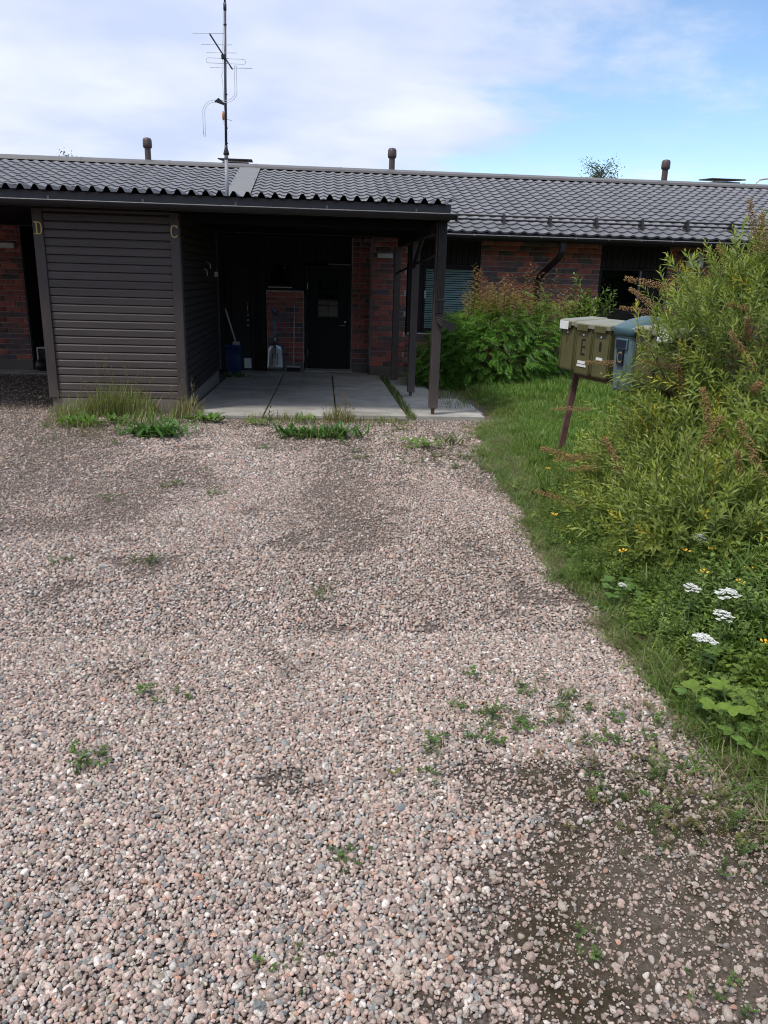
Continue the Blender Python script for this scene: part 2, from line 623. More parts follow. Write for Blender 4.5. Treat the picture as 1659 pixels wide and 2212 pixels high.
def join_np(parts):
    Vs, Fs, Cs, b = [], [], [], 0
    for V, F, C in parts:
        Vs.append(V)
        Fs.append(F + b)
        Cs.append(C)
        b += len(V)
    return np.concatenate(Vs), np.concatenate(Fs), np.concatenate(Cs)


def unit(n):
    v = rng.normal(size=(n, 3))
    return v / np.linalg.norm(v, axis=1, keepdims=True)


def leaf_np(L, W, cup=0.12, bend=0.15, wpos=0.45):
    """one leaf of two quads along +y, upper side +z"""
    V = np.array([[0, 0, 0], [-W / 2, L * wpos, cup * W], [0, L, -bend * L], [W / 2, L * wpos, cup * W], [0, L * wpos, -0.02 * L]])
    F = np.array([[0, 4, 2, 1], [0, 3, 2, 4]])
    return V, F


def vnoise(x, y, scale, seed):
    r = np.random.default_rng(seed)
    g = r.random((64, 64))
    u, v = x / scale + 100.3, y / scale + 57.7
    i, j = np.floor(u).astype(int), np.floor(v).astype(int)
    fu, fv = u - i, v - j
    fu, fv = fu * fu * (3 - 2 * fu), fv * fv * (3 - 2 * fv)
    a, b, c, d = g[i % 64, j % 64], g[(i + 1) % 64, j % 64], g[i % 64, (j + 1) % 64], g[(i + 1) % 64, (j + 1) % 64]
    return (a * (1 - fu) + b * fu) * (1 - fv) + (c * (1 - fu) + d * fu) * fv


def fbm(x, y, scale, seed):
    return 0.55 * vnoise(x, y, scale, seed) + 0.3 * vnoise(x, y, scale / 2.1, seed + 1) + 0.15 * vnoise(x, y, scale / 4.3, seed + 2)


def scatter(name, pts, rot, scl, idx, col, protos, kind='stuff', label=None, cat=None):
    """one object: prototype meshes set on points by geometry nodes"""
    me = bpy.data.meshes.new(name)
    n = len(pts)
    me.vertices.add(n)
    me.vertices.foreach_set('co', pts.astype(np.float32).ravel())
    me.attributes.new('prot', 'FLOAT_VECTOR', 'POINT').data.foreach_set('vector', rot.astype(np.float32).ravel())
    me.attributes.new('pscl', 'FLOAT_VECTOR', 'POINT').data.foreach_set('vector', scl.astype(np.float32).ravel())
    me.attributes.new('pidx', 'INT', 'POINT').data.foreach_set('value', idx.astype(np.int32))
    me.attributes.new('pcol', 'FLOAT_COLOR', 'POINT').data.foreach_set(
        'color', np.concatenate([col, np.ones((n, 1))], 1).astype(np.float32).ravel())
    o = link(bpy.data.objects.new(name, me))
    pc = bpy.data.collections.new(name + '_pieces')
    for k, pm in enumerate(protos):
        pc.objects.link(bpy.data.objects.new('%s_piece_%02d' % (name, k), pm))
    ng = bpy.data.node_groups.new(name + '_scatter', 'GeometryNodeTree')
    ng.interface.new_socket('Geometry', in_out='INPUT', socket_type='NodeSocketGeometry')
    ng.interface.new_socket('Geometry', in_out='OUTPUT', socket_type='NodeSocketGeometry')
    N, Lk = ng.nodes, ng.links
    gi, go = N.new('NodeGroupInput'), N.new('NodeGroupOutput')
    iop = N.new('GeometryNodeInstanceOnPoints')
    ci = N.new('GeometryNodeCollectionInfo')
    ci.inputs['Collection'].default_value = pc
    ci.inputs['Separate Children'].default_value = True
    ci.inputs['Reset Children'].default_value = True

    def attr(nm, ty):
        a = N.new('GeometryNodeInputNamedAttribute')
        a.data_type = ty
        a.inputs['Name'].default_value = nm
        return a.outputs['Attribute']
    Lk.new(gi.outputs[0], iop.inputs['Points'])
    Lk.new(ci.outputs[0], iop.inputs['Instance'])
    iop.inputs['Pick Instance'].default_value = True
    Lk.new(attr('pidx', 'INT'), iop.inputs['Instance Index'])
    e2r = N.new('FunctionNodeEulerToRotation')
    Lk.new(attr('prot', 'FLOAT_VECTOR'), e2r.inputs[0])
    Lk.new(e2r.outputs[0], iop.inputs['Rotation'])
    Lk.new(attr('pscl', 'FLOAT_VECTOR'), iop.inputs['Scale'])
    Lk.new(iop.outputs[0], go.inputs[0])
    md = o.modifiers.new('scatter', 'NODES')
    md.node_group = ng
    return tag(o, label, cat, None, kind)


EDGE_Y = [-2, 1.0, 2.04, 2.3, 2.7, 3.58, 4.46, 5.8, 7.0, 8.0, 9.0, 9.7, 10.2, 16]
EDGE_X = [2.05, 1.90, 1.60, 1.52, 1.46, 1.50, 1.53, 1.65, 1.72, 1.80, 1.95, 2.15, 2.32, 2.32]


def edge_x(y):
    """where the gravel ends and the green verge begins"""
    return np.interp(y, EDGE_Y, EDGE_X) + 0.15 * (vnoise(y, y * 0.0, 0.42, 3) - 0.5) + 0.07 * (vnoise(y, y * 0.0, 0.13, 4) - 0.5)


# ================================================================== THE SETTING
def dirt_mask(x, y):
    """1 where the stones have sunk into bare soil (near right), softer brown tracks elsewhere"""
    e = np.sqrt(((x - 1.00) / 0.62) ** 2 + ((y - 1.64) / 0.66) ** 2)
    m = np.clip((1.12 - e) * 2.0 + (fbm(x, y, 0.33, 61) - 0.5) * 2.0, 0, 1)
    e2 = np.sqrt(((x - 0.72) / 0.36) ** 2 + ((y - 2.16) / 0.20) ** 2)
    m = np.maximum(m, np.clip((1.05 - e2) * 1.8 + (fbm(x, y, 0.22, 66) - 0.5) * 2.4, 0, 1) * 0.85)
    e3 = np.sqrt(((x - 0.36) / 0.40) ** 2 + ((y - 1.32) / 0.30) ** 2)
    m = np.maximum(m, np.clip((1.0 - e3) * 1.5 + (fbm(x, y, 0.2, 69) - 0.55) * 3.0, 0, 1) * 0.7)
    sp = np.clip((fbm(x, y, 0.42, 91) - 0.66) * 7, 0, 1) * 0.6
    m = np.maximum(m, sp)
    tr = np.clip((fbm(x, y, 1.3, 71) - 0.50) * 4.0, 0, 1) * np.clip((y - 2.6) / 2.5, 0, 1) * 0.5
    m = np.maximum(m, tr)
    m = np.maximum(m, np.clip((y - 8.3) / 1.6, 0, 1) * 0.45)
    m = np.maximum(m, np.clip((-1.6 - x) / 1.5, 0, 1) * np.clip((y - 5) / 2, 0, 1) * 0.55)
    m = np.maximum(m, np.exp(-((x - 0.15 + 0.25 * (fbm(x, y, 1.5, 33) - .5)) / 0.42) ** 2) * np.clip((y - 3.6) / 1.5, 0, 1) * (0.25 + 0.55 * fbm(x, y, 0.6, 35)))
    m = np.maximum(m, np.exp(-((x + 2.7) / 0.75) ** 2) * np.clip((y - 4.6) / 1.5, 0, 1) * (0.3 + 0.7 * fbm(x, y, 0.6, 36)))
    m = np.maximum(m, np.clip((-3.3 - x) / 0.4, 0, 1) * np.clip((y - 9.9) / 0.8, 0, 1) * 0.97)
    m = np.maximum(m, np.clip((x - edge_x(y)) / 0.15 + 1.0, 0, 1) * 0.8)
    return m


def damp_mask(x, y):
    e = np.sqrt(((x - 1.05) / 0.40) ** 2 + ((y - 1.55) / 0.42) ** 2)
    core = np.clip(1.15 - e + (fbm(x, y, 0.2, 52) - 0.5) * 0.9, 0, 1)
    return np.clip(1.0 - core * 1.2, 0.12, 1) * np.clip((3.2 - y) / 0.6, 0, 1)


def build_ground():
    xs = np.array([-400, -120, -40, -15] + list(np.arange(-8, -0.4, 0.2)) + list(np.arange(-0.4, 1.8, 0.035)) + list(np.arange(1.9, 12.01, 0.3)) + [18, 40, 120, 400])
    ys = np.array([-400, -100, -20, -6] + list(np.arange(-2, 0.7, 0.25)) + list(np.arange(0.8, 3.0, 0.035)) + list(np.arange(3.1, 17.01, 0.2)) + [22, 40, 120, 600])
    X, Y = np.meshgrid(xs, ys)
    near = (np.abs(X) < 13) & (Y > -3) & (Y < 17)
    Z = gzn(Y) + np.where(near, (fbm(X, Y, 1.7, 5) - 0.5) * 0.03 * np.clip((10.2 - Y) / 2.0, 0, 1), 0) - 0.012
    D = np.where(near, dirt_mask(X, Y), 0.6)
    Z = Z + np.where(near & (Y < 3), D * 0.006, 0)
    nx, ny = len(xs), len(ys)
    V = np.stack([X, Y, Z], 2).reshape(-1, 3)
    i, j = np.meshgrid(np.arange(nx - 1), np.arange(ny - 1))
    a = (j * nx + i).ravel()
    F = np.stack([a, a + 1, a + nx + 1, a + nx], 1)
    o = link(bpy.data.objects.new('ground', np_mesh('ground', V, F, 'ground', np.stack([D, np.where(near, damp_mask(X, Y), 0.0), D], 2).reshape(-1, 3), smooth=True)))
    tag(o, 'pinkish grey gravel yard sloping gently to the house', None, None, 'structure')


def ground_z(x, y):
    return gzn(y) + (fbm(x, y, 1.7, 5) - 0.5) * 0.03 * np.clip((10.2 - y) / 2.0, 0, 1) - 0.012


def lawn_z(x, y):
    d = np.clip((x - edge_x(y)) / 0.5, 0, 1)
    return gzn(y) - 0.02 + d * 0.05 + d * (fbm(x, y, 0.9, 21) - 0.5) * 0.05


def build_lawn():
    ys = np.arange(-2, 15.61, 0.12)
    ts = np.concatenate([np.linspace(0, 1, 14) ** 1.3 * 1.5, np.array([1.9, 2.4, 3, 4, 5.5, 8, 11])])
    Y, T = np.meshgrid(ys, ts, indexing='ij')
    X = edge_x(Y) + T - 0.06 + (vnoise(Y, Y * 0, 0.16, 9) - 0.5) * 0.16 * (T < 0.5)
    Z = lawn_z(X, Y)
    V = np.stack([X, Y, Z], 2).reshape(-1, 3)
    nx, ny = len(ts), len(ys)
    i, j = np.meshgrid(np.arange(nx - 1), np.arange(ny - 1))
    a = (j * nx + i).ravel()
    F = np.stack([a, a + 1, a + nx + 1, a + nx], 1)
    o = link(bpy.data.objects.new('lawn', np_mesh('lawn', V, F, 'lawn', smooth=True)))
    tag(o, 'grassy lawn and verge beside the gravel', None, None, 'structure')


build_ground()
build_lawn()


def slab_piece(parent, x0, x1, y0, y1, top, th=0.09, tilt=0.0):
    b = MB()
    b.box(x0, x1, y0, y1, top - th, top, zs=-0.023)
    o = b.build('slab', 'concrete', parent, bevel=0.008, seg=2)
    o.rotation_euler = (0, R(tilt), 0)
    return o


def build_floor():
    base = MB()
    base.box(-1.79, 1.14, 10.10, 15.60, -0.06, 0.004, zs=-0.023)
    fl = base.build('carport_floor', 'plinth')
    tag(fl, 'concrete slab floor under the carport', None, None, 'structure')
    cols = [(-1.78, -0.775), (-0.75, 0.18), (0.205, 1.13)]
    rows = [(10.10, 10.815), (10.835, 13.20), (13.215, 15.58)]
    for ci, (x0, x1) in enumerate(cols):
        for ri, (y0, y1) in enumerate(rows):
            yy = y0 + (0.06 * ci - 0.03 if ri == 0 else 0)
            slab_piece(fl, x0 + random.uniform(-.004, .004), x1, yy, y1, 0.036 + random.uniform(-0.004, 0.006), 0.05)
    pb = MB()
    pb.box(1.26, 2.22, 10.25, 15.6, -0.06, -0.004, zs=-0.023)
    pv = pb.build('slab_path', 'plinth')
    tag(pv, 'narrow path of concrete slabs beside the carport posts', None, None, 'structure')
    y = 10.2
    k = 0
    while y < 15.4:
        h = [0.42, 1.05, 0.55, 1.0, 0.6, 1.0, 0.6][k % 7]
        y1 = min(y + h, 15.6)
        slab_piece(pv, 1.27 + random.uniform(-.03, .02), 2.2 + random.uniform(-.06, .08) - (0.35 if k > 2 else 0), y, y1 - 0.03, 0.028 + random.uniform(-.01, .012), 0.06)
        y = y1
        k += 1
    # narrow slab along the neighbouring doorstep
    nb = MB()
    nb.box(-9.0, -3.62, 14.95, 15.6, -0.06, 0.004, zs=-0.023)
    nf = nb.build('neighbour_step', 'plinth')
    tag(nf, 'narrow concrete strip before the neighbouring entrance', None, None, 'structure')
    x = -9.0
    while x < -3.7:
        slab_piece(nf, x, min(x + 1.0, -3.63), 14.97, 15.58, 0.024)
        x += 1.02


build_floor()

# ================================================================== THE HOUSE
YF, YR = 15.75, 16.25                # front plane, plane of the recessed entrance
XL, XR = -9.0, 14.5
ROOF_Y0, ROOF_Y1, ROOF_Z0, PITCH = 14.80, 20.42, 2.40, 0.287
SL = math.hypot(1, PITCH)
house = thing('terraced_house', (0, YF, -0.36), 'long low brick terraced house with grey tiled roof', 'house')

BRICK_L, BRICK_H = 0.300, 0.100
brick_rects = []          # (x0, x1, z0, plane y, visible)


def lay(x0, x1, z0, z1, y, vis, seed=0):
    row = 0
    z = z0
    while z + BRICK_H <= z1 + 0.011:
        off = (0.0, 0.10, 0.20, 0.10)[row % 4] + 0.05
        x = x0 - off
        while x < x1 - 0.03:
            a, b = max(x, x0), min(x + BRICK_L, x1)
            if b - a > 0.035:
                v = vis(0.5 * (a + b), z + 0.05) if callable(vis) else vis
                brick_rects.append((a, b, z, y, v))
            x += BRICK_L
        z += BRICK_H
        row += 1


PL = -0.165
lay(0.97, 1.655, PL, 2.34, YF, True)
lay(0.60, 0.958, PL, 2.34, YR, True)
lay(-1.125, -0.385, PL, 1.24, YR, True)
lay(1.655, 3.11, PL, 0.46, YF, False)
lay(3.11, 5.53, PL, 2.34, YF, lambda x, z: z > 1.15)
lay(6.93, XR - 0.1, PL, 2.34, YF, lambda x, z: z > 1.45 and x < 8.4)
lay(XL + 0.1, -5.66, PL, 2.34, YF, lambda x, z: x > -6.75)

core = MB()
core.box(0.97, 1.652, YF + 0.012, 17.0, -0.36, 2.30)
core.box(0.585, 0.968, YR + 0.012, 17.0, -0.36, 2.30)
core.box(-1.13, -0.37, YR + 0.012, 17.0, -0.36, 1.262)
core.box(1.656, 3.108, YF + 0.014, 17.0, -0.36, 0.482)
core.box(3.11, 5.53, YF + 0.012, 17.0, -0.36, 2.30)
core.box(6.93, XR, YF + 0.012, 17.0, -0.36, 2.30)
core.box(XL, -5.655, YF + 0.012, 17.0, -0.36, 2.30)
core.box(XL + 0.003, XR - 0.003, 17.002, 26.0, -0.36, 2.30)      # body of the house behind
wall = core.build('wall', 'mortar', house)
for x in (XL + 0.01, XR - 0.21):
    gab = MB()
    gab.loft([[(x, 17.01, 2.30), (x, 25.9, 2.30), (x, 20.5, 3.86)], [(x + 0.2, 17.01, 2.30), (x + 0.2, 25.9, 2.30), (x + 0.2, 20.5, 3.86)]])
    gab.build('gable', 'dark_wood', house)

for q in [(0.962, 1.66, YF - 0.004, YF + 0.3, -0.42, PL - 0.004),
          (1.662, 5.535, YF - 0.001, YF + 0.3, -0.42, PL - 0.006),
          (6.92, XR + 0.01, YF - 0.004, YF + 0.3, -0.42, PL - 0.004),
          (XL - 0.01, -5.648, YF - 0.004, YF + 0.3, -0.42, PL - 0.004),
          (0.60, 0.960, YR - 0.004, YR + 0.2, -0.42, PL - 0.004),
          (-1.13, -0.37, YR - 0.004, YR + 0.2, -0.42, PL - 0.004)]:
    MB().box(*q).build('plinth', 'plinth', house, bevel=0.006)

BRICK_COLS = [(0.225, 0.066, 0.050), (0.250, 0.078, 0.056), (0.190, 0.058, 0.048), (0.165, 0.050, 0.044), (0.105, 0.048, 0.046),
              (0.062, 0.046, 0.049), (0.082, 0.052, 0.052), (0.210, 0.072, 0.055), (0.235, 0.062, 0.044)]


def chamfer_box(lx, ly, lz, c):
    """box with a chamfered front outline, front at -y"""
    v, f = [], []
    for y, d in ((-ly / 2, c), (-ly / 2 + c, 0), (ly / 2, 0)):
        a, b = lx / 2 - d, lz / 2 - d
        v += [(-a, y, -b), (a, y, -b), (a, y, b), (-a, y, b)]
    f.append((0, 1, 2, 3))
    for k in range(2):
        for i in range(4):
            j = (i + 1) % 4
            f.append((k * 4 + i, k * 4 + 4 + i, k * 4 + 4 + j, k * 4 + j))
    return v, f


bv, bf = chamfer_box(0.288, 0.036, 0.087, 0.004)
brick_me = MB().add(bv, bf).mesh('brick', 'brick')
singles = [q for q in brick_rects if q[4]]
random.shuffle(singles)
singles.sort(key=lambda q: (q[0] < -6.3) + 2 * (q[0] > 6.9 and q[2] < 1.7) + (q[2] > 2.0))
keep = set(singles[:290])
mass = []
for q in brick_rects:
    a, b, z, y, _ = q
    ln = b - a - 0.012
    col = random.choice(BRICK_COLS)
    j = random.uniform(0.85, 1.15)
    col = tuple(c * j * 1.75 for c in col)
    c = (0.5 * (a + b), y + 0.012 + random.uniform(-0.003, 0.002), z + 0.05)
    if q in keep:
        o = mesh_obj('brick', brick_me, wall, c, scale=(ln / 0.288, 1, 1))
        o.color = (*col, 1)
    else:
        mass.append((c, ln / 0.288, col))
BV = np.array(bv)
BF = np.array(bf)
Vm = np.concatenate([BV * np.array([s, 1, 1]) + np.array(c) for c, s, _ in mass])
Fm = np.concatenate([BF + 12 * k for k in range(len(mass))])
Cm = np.concatenate([np.tile(np.array(col), (12, 1)) for _, _, col in mass])
bm_o = link(bpy.data.objects.new('brickwork', np_mesh('brickwork', Vm, Fm, 'brick_mass', Cm)))
tag(attach(bm_o, wall), kind='stuff')

# --- dark boarding over windows and doors
def boards_v(x0, x1, y, z0, z1, w=0.12):
    brd = MB()
    n = max(1, round((x1 - x0) / w))
    for k in range(n):
        a = x0 + (x1 - x0) * k / n
        b = x0 + (x1 - x0) * (k + 1) / n
        brd.box(a + 0.004, b - 0.004, y, y + 0.02, z0, z1)
    brd.build('boarding', 'dark_wood', house, bevel=0.004)


for x0, x1, y, z0, z1 in [(1.66, 3.105, YF + 0.03, 1.86, 2.3), (5.535, 6.925, YF + 0.03, 1.88, 2.3),
                          (-1.13, 0.60, YR + 0.03, 1.80, 2.3), (-1.13, -1.08, YR + 0.03, 1.30, 1.80), (-0.615, -0.36, YR + 0.03, 1.30, 1.80),
                          (-3.5, -1.85, YR + 0.05, -0.36, 2.3), (-1.43, -1.135, YR + 0.02, -0.36, 2.3), (-1.85, -1.43, YR + 0.03, 1.76, 2.3),
                          (-5.65, -3.5, YR + 0.05, -0.36, 2.3)]:
    boards_v(x0, x1, y, z0, z1)
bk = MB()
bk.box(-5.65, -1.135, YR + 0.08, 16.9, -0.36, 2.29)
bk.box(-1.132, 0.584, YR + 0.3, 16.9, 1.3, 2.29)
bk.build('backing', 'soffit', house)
rv = MB()                                                     # boarded cheeks of the recess
rv.box(-5.652, -5.62, YF + 0.02, YR + 0.045, -0.36, 2.3)
rv.build('reveal', 'dark_wood', house)

cap = MB()
cap.box(-1.14, -0.365, YR - 0.05, YR + 0.06, 1.266, 1.305)
cap.build('wall_coping', 'dark_wood', house, bevel=0.004)

# --- soffit, fascia and gutter of the house eave
so = MB()
n_so = 9
for k in range(n_so):
    y0 = 14.84 + (YF - 14.84) * k / n_so
    so.box(XL - 0.3, XR + 0.3, y0 + 0.004, y0 + (YF - 14.84) / n_so - 0.004, 2.305, 2.325)
so.box(-5.65, 0.965, YF - 0.01, YR + 0.05, 2.302, 2.33)
so.build('soffit', 'soffit', house)
fa = MB()
fa.box(XL - 0.3, XR + 0.3, 14.825, 14.85, 2.26, 2.40)
fa.build('eave_fascia', 'gutter', house)


def gutter_profile(yc, zc, r, th=0.004, n=12):
    out, inn = [], []
    for k in range(n + 1):
        a = math.pi + math.pi * k / n
        out.append((yc + r * math.cos(a), zc + r * math.sin(a)))
        inn.append((yc + (r - th) * math.cos(a), zc + (r - th) * math.sin(a)))
    return out + inn[::-1]


gt = MB()
gt.extrude_x(gutter_profile(14.745, 2.352, 0.068), 1.75, XR + 0.3)
hg = gt.build('eave_gutter', 'gutter', house, smooth=False)
rim = MB()
rim.tube([(1.75, 14.678, 2.353), (XR + 0.3, 14.678, 2.353)], 0.008, 8)
rim.build('gutter_rim', 'gutter_rim', hg)
x = 2.1
while x < XR:
    b = MB()
    b.box(x - 0.012, x + 0.012, 14.672, 14.82, 2.352, 2.366)
    b.box(x - 0.012, x + 0.012, 14.668, 14.676, 2.335, 2.368)
    b.build('gutter_bracket', 'gutter_rim', hg)
    x += 0.62 + random.uniform(-.03, .03)


def ring_path(pts, w, d, n=4):
    """rectangular pipe along a path in the xz plane: w across, d along y"""
    rings = []
    for i, p in enumerate(pts):
        t = Vector(pts[min(i + 1, len(pts) - 1)]) - Vector(pts[max(i - 1, 0)])
        t.normalize()
        nn = Vector((-t.z, 0, t.x))
        P = Vector(p)
        rings.append([P + nn * (w / 2) + Vector((0, -d / 2, 0)), P - nn * (w / 2) + Vector((0, -d / 2, 0)),
                      P - nn * (w / 2) + Vector((0, d / 2, 0)), P + nn * (w / 2) + Vector((0, d / 2, 0))])
    return rings


dp = MB()
pts = [(4.44, 14.80, 2.30), (4.44, 14.80, 2.12), (4.42, 14.85, 2.03), (4.38, 15.0, 1.94), (4.30, 15.4, 1.76), (4.27, 15.60, 1.66),
       (4.265, 15.66, 1.55), (4.265, 15.67, -0.15)]
rings = []
for i, p in enumerate(pts):
    P = Vector(p)
    t = (Vector(pts[min(i + 1, len(pts) - 1)]) - Vector(pts[max(i - 1, 0)])).normalized()
    sx = Vector((1, 0, 0))
    sx = (sx - t * sx.dot(t)).normalized()
    sy = t.cross(sx)
    rings.append([P + sx * 0.05 + sy * 0.038, P - sx * 0.05 + sy * 0.038, P - sx * 0.05 - sy * 0.038, P + sx * 0.05 - sy * 0.038])
dp.loft(rings)
dp.build('downpipe', 'gutter', house, bevel=0.008)

# --- roof
roof = MB()
zt = ROOF_Z0 + (ROOF_Y1 - ROOF_Y0) * PITCH
roof.loft([[(XL - 0.3, ROOF_Y0 + 0.03, ROOF_Z0 - 0.06), (XL - 0.3, 20.5, zt - 0.04), (XL - 0.3, 26.3, 2.36), (XL - 0.3, 26.3, 2.40), (XL - 0.3, 20.5, zt + 0.01), (XL - 0.3, ROOF_Y0 + 0.03, ROOF_Z0 - 0.02)],
           [(XR + 0.3, ROOF_Y0 + 0.03, ROOF_Z0 - 0.06), (XR + 0.3, 20.5, zt - 0.04), (XR + 0.3, 26.3, 2.36), (XR + 0.3, 26.3, 2.40), (XR + 0.3, 20.5, zt + 0.01), (XR + 0.3, ROOF_Y0 + 0.03, ROOF_Z0 - 0.02)]])
roof_o = roof.build('roof', 'sheet', house)
TP, TR_ = 0.2300, 0.325


def wave(u):
    """height of the tile wave, u in 0..1 across one module"""
    return 0.030 * (0.5 - 0.5 * math.cos(2 * math.pi * u)) ** 1.9 + 0.003 * math.sin(2 * math.pi * u)


def tile_np():
    nx = 8
    rows = [(0.006, -0.012), (0.0, 0.021), (0.06, 0.020), (0.335, 0.001)]       # (distance up the slope, lift); first = foot of the lip
    V, F = [], []
    ang = math.atan(PITCH)
    for s, lift in rows:
        for k in range(nx + 1):
            u = k / nx
            h = lift + wave(u)
            V.append((u * TP, s * math.cos(ang) - h * math.sin(ang), s * math.sin(ang) + h * math.cos(ang)))
    for r in range(len(rows) - 1):
        for k in range(nx):
            a = r * (nx + 1) + k
            F.append((a, a + 1, a + nx + 2, a + nx + 1))
    return np.array(V), np.array(F)


TV, TF = tile_np()
tile_me = np_mesh('tile', TV, TF, 'tile', smooth=False)
tile_me.polygons.foreach_set('use_smooth', [i >= 8 for i in range(len(TF))])
cols_n = int((XR + 0.3 - (XL - 0.3)) / TP)
rows_n = 17
Ts, near = [], []
for r in range(rows_n):
    y = ROOF_Y0 + r * TR_ / SL
    z = ROOF_Z0 + (y - ROOF_Y0) * PITCH
    for c in range(cols_n):
        x = XL - 0.3 + c * TP
        if r < 9 and 1.7 < x < 9.4 and len(near) < 290:
            near.append((x, y, z))
        else:
            if -1.97 < x + TP / 2 < -1.50 and r > 0:
                continue
            Ts.append((x, y, z))
for p in near:
    o = mesh_obj('tile', tile_me, roof_o, (p[0], p[1], p[2] + random.uniform(-.0008, .0008)))
Ts = np.array(Ts)
Vt, Ft, Ct = bake((TV, TF, np.ones((len(TV), 3))), np.tile(np.eye(3), (len(Ts), 1, 1)), Ts, np.ones(len(Ts)), np.ones((len(Ts), 3)))
tm = np_mesh('tiling', Vt, Ft, 'tile')
tm.polygons.foreach_set('use_smooth', np.tile(np.arange(len(TF)) >= 8, len(Ts)))
tag(attach(link(bpy.data.objects.new('tiling', tm)), roof_o), kind='stuff')

rc = MB()
rc.extrude_x([(20.22, zt - 0.035), (20.24, zt + 0.015), (20.42, zt + 0.085), (20.60, zt + 0.085), (20.78, zt + 0.015), (20.78, zt - 0.035), (20.5, zt - 0.01)], XL - 0.32, XR + 0.32)
rc.build('ridge_cap', 'ridge', roof_o)
x = XL + 1.2
while x < XR:
    jn = MB()
    jn.extrude_x([(20.215, zt - 0.036), (20.237, zt + 0.018), (20.417, zt + 0.089), (20.603, zt + 0.089), (20.6, zt + 0.08), (20.42, zt + 0.08), (20.25, zt + 0.01)], x, x + 0.06)
    jn.build('ridge_joint', 'ridge', roof_o)
    x += 2.05

# flat cover plates up the slope
for k, (s0, s1) in enumerate([(0.4, 2.55), (2.55, 4.15), (4.15, 5.72)]):
    pm = MB()
    for lift in (0.036 + 0.004 * (2 - k),):
        ang = math.atan(PITCH)

        def sp(xx, ss, h):
            return (xx, ROOF_Y0 + ss * math.cos(ang) - h * math.sin(ang), ROOF_Z0 + ss * math.sin(ang) + h * math.cos(ang))
        lo, hi = lift - 0.004, lift
        pm.loft([[sp(-1.98, s0, lo), sp(-1.49, s0, lo), sp(-1.49, s0, hi), sp(-1.98, s0, hi)],
                 [sp(-1.98, s1 + 0.03, lo), sp(-1.49, s1 + 0.03, lo), sp(-1.49, s1 + 0.03, hi), sp(-1.98, s1 + 0.03, hi)]])
    po = pm.build('cover_plate', 'grey_plate', roof_o)
    sc_ = MB()
    for ss in (s0 + 0.08, 0.5 * (s0 + s1), s1 - 0.08):
        for xx in (-1.95, -1.52):
            c = Vector(sp(xx, ss, hi))
            sc_.lathe([(0.011, -0.002), (0.010, 0.006), (0.002, 0.009)], c, 6)
    sc_.build('screw', 'mast', po)

# snow guard rails above the eave
sg_y, sg_z = 15.42, ROOF_Z0 + (15.42 - ROOF_Y0) * PITCH
guard = MB()
guard.tube([(1.75, sg_y, sg_z + 0.165), (XR, sg_y, sg_z + 0.165)], 0.016, 8)
gd = guard.build('snow_guard_rail', 'gutter', roof_o, smooth=True)
g2 = MB()
g2.tube([(1.75, sg_y + 0.02, sg_z + 0.095), (XR, sg_y + 0.02, sg_z + 0.095)], 0.016, 8)
g2.build('snow_guard_rail', 'gutter', roof_o, smooth=True)
x = 2.53
while x < XR:
    b = MB()
    b.loft([[(x - 0.02, sg_y + 0.05, sg_z + 0.2), (x - 0.02, sg_y - 0.02, sg_z + 0.2), (x - 0.02, sg_y - 0.10, sg_z - 0.005), (x - 0.02, sg_y + 0.16, sg_z + 0.06)],
            [(x + 0.02, sg_y + 0.05, sg_z + 0.2), (x + 0.02, sg_y - 0.02, sg_z + 0.2), (x + 0.02, sg_y - 0.10, sg_z - 0.005), (x + 0.02, sg_y + 0.16, sg_z + 0.06)]])
    b.build('snow_guard_bracket', 'gutter', roof_o)
    x += 0.905


# --- windows and doors
def frame_box(x0, x1, y0, y1, z0, z1, w, mat, parent, name='window_frame'):
    m = MB()
    m.box(x0, x1, y0, y1, z0, z0 + w)
    m.box(x0, x1, y0, y1, z1 - w, z1)
    m.box(x0, x0 + w, y0 + .002, y1 - .002, z0 + w, z1 - w)
    m.box(x1 - w, x1, y0 + .002, y1 - .002, z0 + w, z1 - w)
    return m.build(name, mat, parent, bevel=0.004)


# large window with blinds
w1 = frame_box(1.68, 3.105, YF + 0.02, YF + 0.10, 0.50, 1.855, 0.055, 'dark_wood', house, 'window')
m = MB()
m.box(1.735, 1.985, YF + 0.035, YF + 0.085, 0.557, 1.798)
m.build('ventilation_hatch', 'dark_wood', w1, bevel=0.006)
frame_box(1.992, 3.045, YF + 0.04, YF + 0.09, 0.557, 1.798, 0.045, 'dark_wood', w1, 'sash')
m = MB()
m.box(2.03, 3.01, YF + 0.062, YF + 0.066, 0.60, 1.76)
m.build('pane', 'glass', w1)
bl = MB()
z = 0.615
while z < 1.735:
    bl.add([(2.045, YF + 0.100, z), (3.00, YF + 0.100, z), (3.00, YF + 0.112, z + 0.026), (2.045, YF + 0.112, z + 0.026),
            (2.045, YF + 0.101, z - .0015), (3.00, YF + 0.101, z - .0015), (3.00, YF + 0.113, z + 0.0245), (2.045, YF + 0.113, z + 0.0245)],
           [(0, 1, 2, 3), (7, 6, 5, 4), (0, 4, 5, 1), (2, 6, 7, 3)])
    z += 0.044
bl.box(2.04, 3.005, YF + 0.095, YF + 0.125, 1.742, 1.762)
tag(bl.build('blind', 'blind', w1), kind='stuff')
m = MB()
for xx in (2.17, 2.80):
    m.tube([(xx, YF + 0.095, 0.6), (xx, YF + 0.095, 1.75)], 0.002, 4)
m.build('blind_cord', 'white', w1)
m = MB()
m.box(2.02, 2.045, YF + 0.03, YF + 0.042, 1.19, 1.34)
m.build('window_handle', 'label', w1, bevel=0.004)
m = MB()
m.box(1.665, 3.115, YF - 0.055, YF + 0.07, 0.462, 0.50)
m.build('window_sill', 'sill', w1, bevel=0.006)
m = MB()
